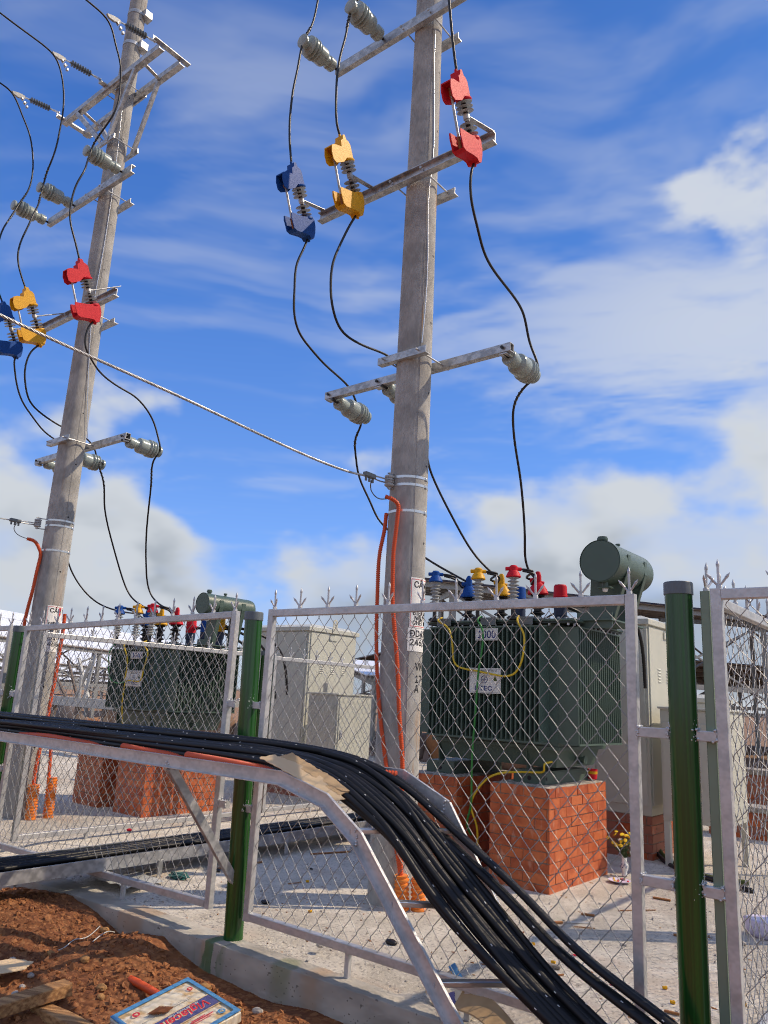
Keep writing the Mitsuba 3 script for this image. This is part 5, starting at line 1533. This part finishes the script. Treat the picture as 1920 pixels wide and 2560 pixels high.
d1 = unit(A([.495, .869, 0]))
n1 = A([-.869, .495, 0])
b_ = A([-9.95, 13.35, 0])
shed('dark undersided solar shed roof right behind the large transformer', b_ + [0, 0, 3.95], b_ + d1 * 21 + [0, 0, 3.98], b_ + n1 * 6 + d1 * 2.73 + [0, 0, 4.62], b_ + d1 * 21 + n1 * 6 + [0, 0, 4.66], 3, 16, (.05, .28, .5, .72, .95), -.05)
b_ = A([-14.2, 20.5, 0])
shed('lower open solar shed with cross braced columns seen through the right fence', b_ + [0, 0, 3.25], b_ + d1 * 26 + [0, 0, 3.25], b_ + n1 * 9 + [0, 0, 2.75], b_ + d1 * 26 + n1 * 9 + [0, 0, 2.75], 4, 20, (.03, .15, .27, .39, .51, .63, .75, .87, .97), -.1)
shed('nearest pale panelled shed roof beyond the left pole', (-21.5, 8.0, 2.55), (-30.5, 24, 2.55), (-26.0, 10.4, 3.66), (-35.0, 26.5, 3.66), 3, 9, (.03, .25, .5, .75, .97), -.3, brace=True, mats='m_shedpale')
shed('second pale shed roof lower behind the nearest one at left', (-33, 15, 2.15), (-44, 34, 2.15), (-37.5, 17.4, 3.05), (-48.5, 36.4, 3.05), 3, 8, (.03, .25, .5, .75, .97), -.4, mats='m_shedpale')
shed('third pale shed roof farther away at left', (-48, 22, 1.75), (-62, 46, 1.75), (-53, 25, 2.5), (-67, 49, 2.5), 2, 8, (.03, .25, .5, .75, .97), -.5, brace=False, mats='m_shedpale')
shed('fourth pale shed roof close to the horizon at left', (-70, 33, 1.3), (-90, 67, 1.3), (-76, 36.5, 2.0), (-96, 70, 2.0), 2, 8, (.03, .5, .97), -.5, brace=False, mats='m_shedpale')
shed('small pale shed roof in the gap left of the middle pole', (-14.5, 17.5, 1.95), (-11.0, 23.5, 1.95), (-18.0, 19.5, 2.55), (-14.5, 25.5, 2.55), 2, 4, (.05, .5, .95), -.1, mats='m_shedpale')
# low clutter under the sheds
pr = Proto()
r = np.random.default_rng(5)
pr.add('beam', boxr(-17.5, -13.2, 8.95, 9.13, .88, 1.06), 'm_silicone')
for x in np.arange(-17.3, -13, 1.0):
    pr.add('leg', boxr(x, x + .1, 9.0, 9.1, -.05, .878), 'm_sheddark')
for k in range(9):
    a = A([r.uniform(-17.2, -13.4), r.uniform(8.6, 9.6), 1.065])
    pr.add('angle_bar', beam(a, a + [r.uniform(-.9, .9), r.uniform(-.2, .2), r.uniform(.3, .95)], .06, .04), 'm_sheddark' if k % 2 else 'm_silicone')
place('steel_rack', 'rack of stacked steel bars behind the left pole', 'rack', pr)
for k in range(14):
    x, y = (-20 + k * .95, 11.6 + .25 * k) if k < 8 else (-12.6 + (k - 8) * 1.3, 14.4 + .5 * (k - 8))
    h = r.uniform(.5, 1.15)
    m = trimesh.creation.icosphere(2, 1.0)
    v = m.vertices * [r.uniform(.4, .8), r.uniform(.3, .5), h * .55]
    v *= (1 + .5 * (meshkit.fbm(v * 3 + k, 3, k)[:, None] - .5))
    m.vertices = v + [x, y, h * .35]
    single('spoil_heap', ['dark heap of leftover material', 'rust brown heap of spoil', 'grey heap of rubble'][k % 3] + f' in the shade behind the yard, {["far left", "left", "left of the smaller transformer", "behind the smaller transformer", "behind the left cabinets", "left of the middle pole", "behind the middle pole", "behind the large transformer", "right of the large transformer", "near the right cabinet", "behind the right cabinet", "behind the right post", "behind the right fence", "at the right edge"][k]}', 'heap', m, ['m_sheddark', 'm_rustwood', 'm_farsoil'][k % 3], 30)
# brick plinths and drum behind the right side fence
pr = Proto()
brick_block(pr, -3.0, -.4, 10.2, 10.5, -.02, .30, .078, .205, 31, 'fr', ('m_oldbrick', 'm_oldbrick', 'm_brick_b'))
pr.add('coping', rbox(-3.05, -.35, 10.14, 10.56, .302, .36, .006), 'm_mortar')
place('brick_plinth', 'low brick plinth with grey coping behind the right side fence', 'plinth', pr)
pr = Proto()
brick_block(pr, -3.4, .4, 11.7, 12.0, -.02, .62, .078, .205, 32, 'fr', ('m_oldbrick', 'm_oldbrick', 'm_brick_b'))
pr.add('coping', rbox(-3.45, .45, 11.64, 12.06, .622, .69, .006), 'm_mortar')
place('brick_plinth', 'higher brick plinth farther behind the right side fence', 'plinth', pr)
pr = Proto()
for y in (12.7, 13.25):
    pr.add('flange', cyl([-2.2, y, .95], [-2.2, y + .06, .95], .62, 28), 'm_rustwood', 40)
pr.add('barrel', cyl([-2.2, 12.76, .95], [-2.2, 13.25, .95], .40, 24), 'm_black', 40)
pr.add('hub', cyl([-2.2, 12.69, .95], [-2.2, 12.66, .95], .10, 16), 'm_galv', 40)
place('cable_drum', 'rusty orange cable drum seen through the right netting', 'cable drum', pr)

# ================================================================ THINGS LYING ON THE YARD
pr = Proto()
pr.add('vase', lathe([(0, .0), (.024, .0), (.026, .008), (.017, .03), (.030, .06), (.033, .085), (.020, .12), (.024, .15), (.021, .15), (.016, .12), (0, .118)], 28, trans(-2.76, 6.95, .002)), 'm_white', True)
pr.add('blue_motif', lathe([(.0335, .075), (.0338, .085), (.0335, .095)], 28, trans(-2.76, 6.95, .002))if False else cat(*[shift(trimesh.creation.icosphere(1, .006), -2.76 + .031 * math.cos(a), 6.95 + .031 * math.sin(a), .075 + .012 * (k % 3)) for k, a in enumerate(np.arange(-2.6, -.2, .3))]), 'm_inkblue', True)
r = np.random.default_rng(12)
stems, leaves, fl = [], [], []
for k in range(44):
    d = unit(A([r.normal(0, .5), r.normal(0, .45), r.uniform(.7, 1.6)]))
    L = r.uniform(.09, .22)
    top_ = A([-2.76, 6.95, .145]) + d * L
    stems.append(cyl([-2.76 + r.normal(0, .006), 6.95 + r.normal(0, .006), .13], top_, .0014, 4))
    for q in range(3):
        c = A([-2.76, 6.95, .145]) + d * L * r.uniform(.3, .9)
        e = unit(r.normal(0, 1, 3)) * .022
        f_ = unit(np.cross(e, d)) * .007
        leaves.append(hull([c, c + e * .5 + f_, c + e, c + e * .5 - f_, c + e * .5 + d * .003]))
    if k < 36:
        s_ = lathe([(0, .003), (.006, .004), (.015, .006), (.016, .001), (.006, -.004), (0, -.004)], 9, mat4(*frame(unit(d + r.normal(0, .2, 3) + A([.3, -.5, .2]))), top_))
        fl.append(s_)
pr.add('stems', cat(stems), 'm_leaf', kind='stuff')
pr.add('leaves', cat(leaves), 'm_leaf', kind='stuff')
for k, f_ in enumerate(fl):
    pr.add('blossom', f_, 'm_petal' if k % 6 else 'm_white', True)
place('flower_vase', 'white vase of yellow chrysanthemums at the foot of the right pedestal', 'vase', pr)
pr = Proto()
pr.add('dish', lathe([(0, .004), (.05, .004), (.085, .016), (.092, .020), (.090, .022), (.05, .010), (0, .010)], 32, trans(-2.69, 6.66, .002)), 'm_lilac', True)
for k in range(9):
    a = r.uniform(0, 6.28)
    q = r.uniform(.01, .07)
    pr.add('petal', shift(trimesh.creation.icosphere(1, .008), -2.69 + q * math.cos(a), 6.66 + q * math.sin(a), .022), ['m_inkred', 'm_petal', 'm_card'][k % 3], True)
place('offering_plate', 'lilac plate with scraps beside the flower vase', 'plate', pr)
pr = Proto()
pr.add('cup', lathe([(0, .78), (.032, .78), (.038, .785), (.044, .865), (.041, .865), (.036, .79), (0, .788)], 24, trans(-2.975, 6.80, 0)), 'm_red', 35)
pr.add('yellow_label', lathe([(.0416, .825), (.0424, .825), (.0436, .848), (.0428, .848)], 24, trans(-2.975, 6.80, 0)), 'm_yellow', 35)
place('incense_cup', 'red and yellow cup standing on the right brick pedestal', 'cup', pr)
m = lathe([(0, 0), (.09, 0), (.12, .03), (.13, .10), (.11, .11), (.03, .10), (0, .10)], 28)
m.vertices = m.vertices * [1.1, .9, 1] * (1 + .12 * (meshkit.fbm(m.vertices * 14, 3, 2)[:, None] - .5))
single('plastic_bowl', 'white plastic bowl upturned on the slab behind the right netting', 'bowl', shift(m, -1.40, 5.92, 0), 'm_lilac', True)
wire('ground_cable', 'thick green and yellow cable lying beside the right cabinet plinth', 'cable', [(-3.3, 8.6, .3), (-3.0, 8.25, .16), (-2.75, 7.95, .03), (-2.45, 7.62, .02), (-2.2, 7.45, .02), (-1.9, 7.5, .02)], .02, 'm_grass', step=.04)
wire('ground_cable', 'black cable lying beside the right cabinet plinth', 'cable', [(-3.35, 8.55, .3), (-3.0, 8.18, .12), (-2.75, 7.88, .022), (-2.45, 7.54, .02), (-2.15, 7.38, .02), (-1.8, 7.2, .02)], .02, 'm_black', step=.04)
pr = Proto()
pr.add('', corrugated([(-1.10, 4.03, .01), (-.98, 4.06, .035), (-.85, 4.02, .035), (-.6, 3.95, .02)], .032, .016, .007, 14), 'm_orange', True)
place('orange_conduit', 'stub of orange conduit at the bottom right corner', 'conduit', pr, None, 'orange corrugated conduits')


def stick(x, y, L, a, w, h, m, lab, cat_='offcut', name='wood_offcut'):
    c, s_ = math.cos(a), math.sin(a)
    b = rbox(-L / 2, L / 2, -w / 2, w / 2, 0, h, min(w, h) * .2)
    single(name, lab, cat_, put(b, mat4([c, s_, 0], [-s_, c, 0], [0, 0, 1], [x, y, .003])), m)


for (x, y, L, a, w, h, m, lab) in (
        (-2.44, 5.47, .09, .3, .022, .012, 'm_rustwood', 'short brown wood offcut on the slab in front of the right pedestal'),
        (-2.50, 5.12, .08, .9, .02, .012, 'm_rustwood', 'brown wood offcut beside the white stick'),
        (-2.40, 5.24, .17, .75, .009, .008, 'm_print', 'white stick lying in front of the right pedestal'),
        (-2.33, 5.16, .14, .55, .007, .006, 'm_rustwood', 'thin brown stick below the white stick'),
        (-2.25, 5.88, .30, .9, .006, .006, 'm_rustwood', 'long dark twig between the pedestal and the post'),
        (-2.24, 6.36, .13, .1, .022, .012, 'm_rustwood', 'reddish wood slat left of the right round post'),
        (-1.63, 5.02, .11, .2, .018, .012, 'm_rustwood', 'grey brown offcut left of the right round post'),
        (-1.42, 4.12, .07, .1, .014, .010, 'm_rustwood', 'dark wood chip low beside the right round post'),
        (-2.06, 4.15, .16, 1.1, .008, .008, 'm_rustwood', 'dark stick behind the diverging cables'),
        (-2.12, 4.28, .09, .25, .028, .02, 'm_mortar', 'pale mortar lump behind the diverging cables'),
        (-4.36, 4.55, .12, 1.3, .006, .006, 'm_rustwood', 'thin twig on the shaded slab left of the middle pole'),
        (-5.06, 4.6, .5, 1.5, .02, .01, 'm_rustwood', 'long flat stick beside the low floor tray'),
        (-4.95, 5.6, .4, 1.2, .02, .01, 'm_rustwood', 'flat stick on the slab at the tray leg')):
    stick(x, y, L, a, w, h, m, lab)
for k, (x, y, a, lab) in enumerate(((-2.38, 4.58, .4, 'yellow plastic cap nearest the large pedestal'), (-2.14, 4.36, .1, 'yellow plastic cap on a stick end behind the cables'), (-2.02, 4.12, .9, 'yellow plastic cap in the gap between the cable groups'), (-1.87, 3.99, .2, 'yellow plastic cap above the lowest cables'), (-1.70, 4.25, 1.2, 'yellow plastic cap touching the upper diverging cable'), (-1.55, 4.44, .6, 'yellow plastic cap left of the right round post'), (-1.45, 4.26, .3, 'crumpled yellow cap left of the right round post'), (-1.18, 4.5, .2, 'yellow cap right of the right round post'), (-3.74, 4.08, 1.0, 'yellow cap on the slab beside the left post stile'), (-4.32, 4.66, .6, 'small yellow cap on the shaded slab'))):
    c = cat(lathe([(0, 0), (.007, 0), (.0075, .004), (.0075, .022), (.006, .024), (.005, .022), (0, .020)], 12), rbox(-.010, .010, -.002, .002, .005, .009, .001))
    single('plastic_scrap', lab, 'scrap', put(c, mat4([0, 0, 1], [-math.sin(a), math.cos(a), 0], [-math.cos(a), -math.sin(a), 0], [x, y, .009])), 'm_yellow', 35)
for k, (x, y, m, sx, lab) in enumerate(((-2.13, 4.58, 'm_inkred', .015, 'red scrap behind the diverging cables'), (-1.78, 4.28, 'm_inkred', .014, 'red scrap beside the panel stile'), (-6.88, 4.80, 'm_red', .035, 'red plastic cap beyond the low floor tray'), (-2.09, 6.28, 'm_black', .025, 'black sleeve left of the right round post'), (-1.84, 5.47, 'm_rustwood', .02, 'reddish chip left of the right round post'), (-2.05, 6.95, 'm_black', .045, 'black tape roll near the right cabinet'), (-1.9, 7.05, 'm_inkred', .02, 'red petals near the right cabinet'), (-4.62, 5.0, 'm_ink', .016, 'black bead on the shaded slab'), (-5.02, 4.35, 'm_black', .035, 'black sleeve beside the low floor tray'), (-4.62, 3.72, 'm_black', .03, 'black sleeve on the slab behind the left panel'), (-3.22, 3.60, 'm_greystone', .028, 'grey pebble on the slab above the kerb'), (-2.98, 3.95, 'm_black', .04, 'black scrap behind the tray rail'), (-4.1, 4.0, 'm_black', .035, 'black sleeve beside the left round post'), (-2.0, 5.0, 'm_greystone', .02, 'grey pebble in front of the right pedestal'), (-1.5, 5.6, 'm_greystone', .045, 'grey lump behind the right netting'))):
    q = trimesh.creation.icosphere(2, 1.0)
    q.vertices = q.vertices * [sx, sx * .6, sx * .38] * (1 + .5 * (meshkit.fbm(q.vertices * 2 + k, 3, k + 5)[:, None] - .5)) + [x, y, sx * .3]
    single('scrap', lab, 'scrap', q, m, 40)
q = trimesh.creation.icosphere(3, 1.0)
q.vertices = q.vertices * [.085, .05, .028] * (1 + 1.3 * (meshkit.fbm(q.vertices * 2.4, 4, 15)[:, None] - .5)) + [-5.02, 3.98, .02]
single('cloth_scrap', 'crumpled teal cloth beside the low floor tray', 'cloth', q, 'm_teal', 40)
q = gridmesh(np.linspace(-.28, .28, 30), np.linspace(-.16, .16, 20), lambda X, Y: .02 + .03 * meshkit.fbm(np.stack([X * 12, Y * 12, 0 * X], -1), 3, 4))
single('plastic_sheet', 'crumpled grey plastic sheet under the floor tray at the kerb end', 'sheet', shift(q, -5.25, 3.66, -.02), 'm_silicone', True)
# grit scattered over the slab
r = np.random.default_rng(77)
grit = []
ch0 = [hull(r.normal(0, 1, (9, 3))) for _ in range(12)]
for k in range(1500):
    x, y = (r.uniform(-5.9, -.9), 3.46 + 3.4 * r.random() ** 1.6)
    g = ch0[k % 12].copy()
    g.vertices = g.vertices * (.0012 + .0055 * r.random() ** 3) + [x, y, .001 - .04 * (1 - sst(3.45, 3.95, np.array(y)))]
    grit.append(g)
single('slab_grit', 'fine grit and chips strewn over the slab', None, cat(grit), 'm_greystone', kind='stuff')
grit = []
for k in range(220):
    x, y = (r.uniform(-5.9, -.9), 3.46 + 3.6 * r.random() ** 1.3)
    g = ch0[k % 12].copy()
    g.vertices = g.vertices * [.004 + .006 * r.random(), .004, .0025] + [x, y, .002 - .04 * (1 - sst(3.45, 3.95, np.array(y)))]
    grit.append(g)
single('slab_litter', 'dark leaf bits and chips strewn over the slab', None, cat(grit), 'm_rustwood', kind='stuff')

# torn tile carton jammed under the lower end of the outer tray
pr = Proto()
M_ = mat4(unit([.85, -.45, -.28]), unit([.42, .68, .6]), unit(np.cross(unit([.85, -.45, -.28]), unit([.42, .68, .6]))), (-2.42, 3.50, -.01))
pr.add('front_flap', torn([(0, 0), (.30, 0), (.32, .17), (.02, .20)], M_, .005, 21, '', ''), 'm_boxprint')
pr.add('blue_edge', torn([(.0, .165), (.27, .15), (.27, .175), (.01, .20)], M_ @ trans(0, 0, .014), .002, 22, '', ''), 'm_boxblue')
pr.add('dark_band', torn([(.10, .06), (.22, .02), (.27, .05), (.14, .12)], M_ @ trans(0, 0, .013), .002, 23, '', ''), 'm_boxband')
pr.add('red_print', torn([(.12, .07), (.20, .04), (.21, .05), (.13, .09)], M_ @ trans(0, 0, .017), .002, 24, '', ''), 'm_inkred')
P_ = spl([(-2.16, 3.40, .05), (-2.02, 3.37, .06), (-1.88, 3.33, .02), (-1.72, 3.27, -.05), (-1.5, 3.2, -.12)], .02)
strip = []
for k in range(len(P_) - 1):
    strip.append(hull([P_[k] + o for o in ([0, -.05, -.03], [0, .05, .03], [.0, -.048, -.024], [0, .048, .036])] + [P_[k + 1] + o for o in ([0, -.05, -.03], [0, .05, .03], [.0, -.048, -.024], [0, .048, .036])]))
pr.add('bent_strip', cat(strip), 'm_card')
place('torn_carton', 'torn tile carton crushed under the lower end of the outer tray', 'carton', pr)

# ================================================================ THINGS LYING ON THE SOIL
T0, R0_, L0 = A([-3.568, 2.96, -.10]), A([-3.127, 2.95, -.14]), A([-3.585, 2.515, -.18])
e1, e2 = unit(R0_ - T0), unit(L0 - T0)
e2 = unit(e2 - e1 * (e1 @ e2))
nn = np.cross(e2, e1)
nn = nn if nn[2] > 0 else -nn
W1, W2 = .443, .453
MB = np.eye(4)
MB[:3, 0], MB[:3, 1], MB[:3, 2], MB[:3, 3] = e1, e2, nn, T0
pr = Proto()
q = rbox(0, W1, 0, W2, -.05, 0, .004).subdivide_to_size(.03)
v = q.vertices
v[:, 2] += .010 * (meshkit.fbm(v * [7, 7, 0], 3, 8) - .5) * (v[:, 2] > -.01)
q.vertices = v
pr.add('carton', put(q, MB), 'm_boxprint', 40)
zt_ = .0075


def decal(poly, m, name, z=0.0, par=None):
    q = trimesh.creation.extrude_polygon(poly, .0012, engine='earcut').subdivide_to_size(.03)
    pr.add(name, put(shift(q, 0, 0, zt_ + z), MB), m)


edge = sg.box(.002, .002, W1 - .002, W2 - .002).difference(sg.box(.030, .024, W1 - .028, W2 - .024).buffer(-.012).buffer(.012))
decal(edge, 'm_boxblue', 'blue_border')
decal(sg.box(.215, .030, .305, W2 - .03), 'm_boxband', 'blue_band')
decal(sg.box(.207, .030, .212, W2 - .03), 'm_cardlight', 'band_line')
decal(sg.box(.308, .030, .313, W2 - .03), 'm_cardlight', 'band_line')
for (a, b, rad, m) in ((.10, .06, .014, 'm_inkred'), (.085, .36, .018, 'm_inkred'), (.375, .07, .019, 'm_boxblue')):
    decal(sg.Point(a, b).buffer(rad).difference(sg.Point(a, b).buffer(rad * .55)), m, 'round_mark', .0005)
for (a, b, c, d) in ((.345, .10, .350, .26), (.36, .12, .3625, .3), (.335, .14, .339, .22), (.14, .22, .143, .33), (.155, .24, .157, .32), (.17, .1, .1715, .42)):
    decal(sg.box(a, b, c, d), 'm_inkred' if a > .3 else 'm_silicone_dark', 'print_line')


def lettering(s_, h, x, y, m, dz, grow=0.0):
    q = text(s_, h, .001, True)
    q.apply_transform(A([[1, .22, 0, 0], [0, 1, 0, 0], [0, 0, 1, 0], [0, 0, 0, 1.]]))
    # the box lies upside down to the viewer: letters run along e2, their tops point along e1
    B = np.eye(4)
    B[:3, 0], B[:3, 1], B[:3, 2], B[:3, 3] = [0, 1, 0], [1, 0, 0], [0, 0, 1], [x, y, zt_ + dz]
    pr.add('lettering', put(q, MB @ B), m)


def bold_lettering(s_, h, x, y, m, dz):
    lettering(s_, h, x, y, m, dz)


lettering('Viglacera', .050, .236, .055, 'm_cardlight', .0012)
lettering('Viglacera', .047, .237, .058, 'm_inkred', .0020)
lettering('CERAMIC FLOOR TILES', .011, .222, .10, 'm_print', .0016)
pr.add('mud_lump', put(shift(hull(np.random.default_rng(4).normal(0, 1, (24, 3)) * [.018, .03, .008]), .15, .27, zt_ + .006), MB), 'm_clod_dark')
place('tile_carton', 'flattened blue edged tile carton lying upside down on the soil', 'carton', pr)


def lumber(lab, p0, p1, w, h, seed):
    p0, p1 = A(p0, float), A(p1, float)
    L = np.linalg.norm(p1 - p0)
    q = trimesh.creation.extrude_polygon(rect(w, h, .006), L, engine='earcut').subdivide_to_size(.025)
    v = q.vertices
    d = meshkit.fbm(np.stack([v[:, 0] * 20, v[:, 1] * 20, v[:, 2] * 4], -1), 3, seed) - .5
    v[:, 0] *= 1 + .18 * d
    v[:, 1] *= 1 + .22 * d
    v[:, 1] += .012 * np.sin(v[:, 2] * 4 + seed)
    v[:, 2] += .02 * (meshkit.noise(v * 90, seed) - .5) * (v[:, 2] > L - .01)
    q.vertices = v
    q.apply_transform(mat4(*frame(p1 - p0), p0))
    single('timber', lab, 'timber', q, 'm_wood', 40)


lumber('rough brown timber lying across the soil at the bottom left', (-3.93, 1.35, -.13), (-3.955, 2.50, -.145), .095, .062, 3)
lumber('shorter timber running under the first one at the bottom left', (-3.98, 2.37, -.205), (-3.35, 2.36, -.20), .085, .055, 6)
q = torn([(-.05, -.3), (.16, -.25), (.13, .10), (.02, .14), (-.08, .02)], mat4(unit([.86, -.5, 0]), unit([.5, .86, .08]), [0, 0, 1], (-4.45, 2.42, -.125)), .004, 31, '', '')
single('cardboard_sheet', 'torn beige cardboard sheet on the soil at the left edge', 'cardboard', q, 'm_cardlight')
pr = Proto()
pr.add('', corrugated([(-3.93, 2.86, -.17), (-3.84, 2.85, -.165), (-3.66, 2.84, -.17), (-3.55, 2.84, -.18)], .021, .0115, .004, 12), 'm_orange', True)
place('orange_conduit', 'orange conduit stub sticking out from under the tile carton', 'conduit', pr, None, 'orange corrugated conduits')
zs_ = lambda x, y, o=0: float(soil_z(np.array([x]), np.array([y]))[0]) + o
for pts, lab in (([(-4.44, 2.72), (-4.50, 2.80), (-4.55, 2.88), (-4.62, 3.0), (-4.72, 3.16)], 'pale bent wire on the soil below the kerb'), ([(-4.40, 2.91), (-4.50, 3.06), (-4.60, 3.19)], 'straight pale wire leaning on the kerb')):
    wire('scrap_wire', lab, 'wire', [(x, y, zs_(x, y, .02)) for x, y in pts], .003, 'm_print', step=.02)


def stone(x, y, s_, m, lab, seed, name='stone'):
    q = trimesh.creation.icosphere(2, 1.0)
    q.vertices = q.vertices * [s_, s_ * .8, s_ * .6] * (1 + .7 * (meshkit.fbm(q.vertices * 1.7 + seed, 3, seed)[:, None] - .5)) + [x, y, zs_(x, y, s_ * .25)]
    single(name, lab, 'stone', q, m, 30)


for k, (x, y, s_, m, lab) in enumerate(((-3.60, 3.11, .045, 'm_stone', 'large ochre stone above the tile carton'), (-3.44, 3.10, .032, 'm_stone', 'ochre stone right of the tile carton corner'), (-3.32, 3.11, .028, 'm_stone', 'flat ochre stone near the kerb right of the carton'), (-4.55, 2.74, .026, 'm_stone', 'orange stone in the middle of the soil heap'), (-4.20, 2.74, .030, 'm_stone', 'reddish stone above the timber'), (-4.68, 3.17, .035, 'm_stone', 'ochre clod against the kerb'), (-3.92, 2.68, .030, 'm_stone', 'ochre stone right of the timber end'), (-3.86, 2.64, .024, 'm_stone', 'small ochre stone right of the timber end'), (-4.32, 2.50, .022, 'm_greystone', 'grey mortar crumb beside the cardboard sheet'), (-4.25, 2.42, .018, 'm_greystone', 'pale grey crumb above the timber'), (-4.20, 2.36, .022, 'm_greystone', 'grey rubble piece above the timber'), (-4.62, 2.55, .02, 'm_greystone', 'pinkish grey stone right of the cardboard sheet'), (-3.20, 3.13, .03, 'm_greystone', 'grey rubble at the kerb foot right of the carton'))):
    stone(x, y, s_, m, lab, k + 3)
m_ = hull(np.random.default_rng(9).uniform(-1, 1, (10, 3)) * [.07, .05, .012])
single('concrete_chip', 'pale flat concrete chip at the bottom edge', 'chip', put(m_, trans(-2.98, 2.75, -.18)), 'm_greystone')
r = np.random.default_rng(55)
for nm, lab, m, cnt, smax in (('soil_crumbs', 'loose orange brown crumbs of the soil heap', 'm_clod', 5200, .020), ('dark_soil_crumbs', 'damp dark crumbs of the soil heap', 'm_clod_dark', 4200, .016)):
    X = r.uniform(-6.2, -2.6, cnt)
    Y = 1.9 + 1.28 * r.random(cnt) ** .8
    Z_ = soil_z(X, Y)
    out = []
    for k in range(cnt):
        s_ = .0022 + smax * r.random() ** 4
        g = ch0[k % 12]
        c, si = math.cos(k), math.sin(k)
        v = g.vertices * s_ * .62
        out.append(trimesh.Trimesh(np.stack([v[:, 0] * c - v[:, 1] * si + X[k], v[:, 0] * si + v[:, 1] * c + Y[k], v[:, 2] * .8 + Z_[k] + s_ * .15], 1), g.faces, process=False))
    single(nm, lab, None, cat(out), m, kind='stuff')
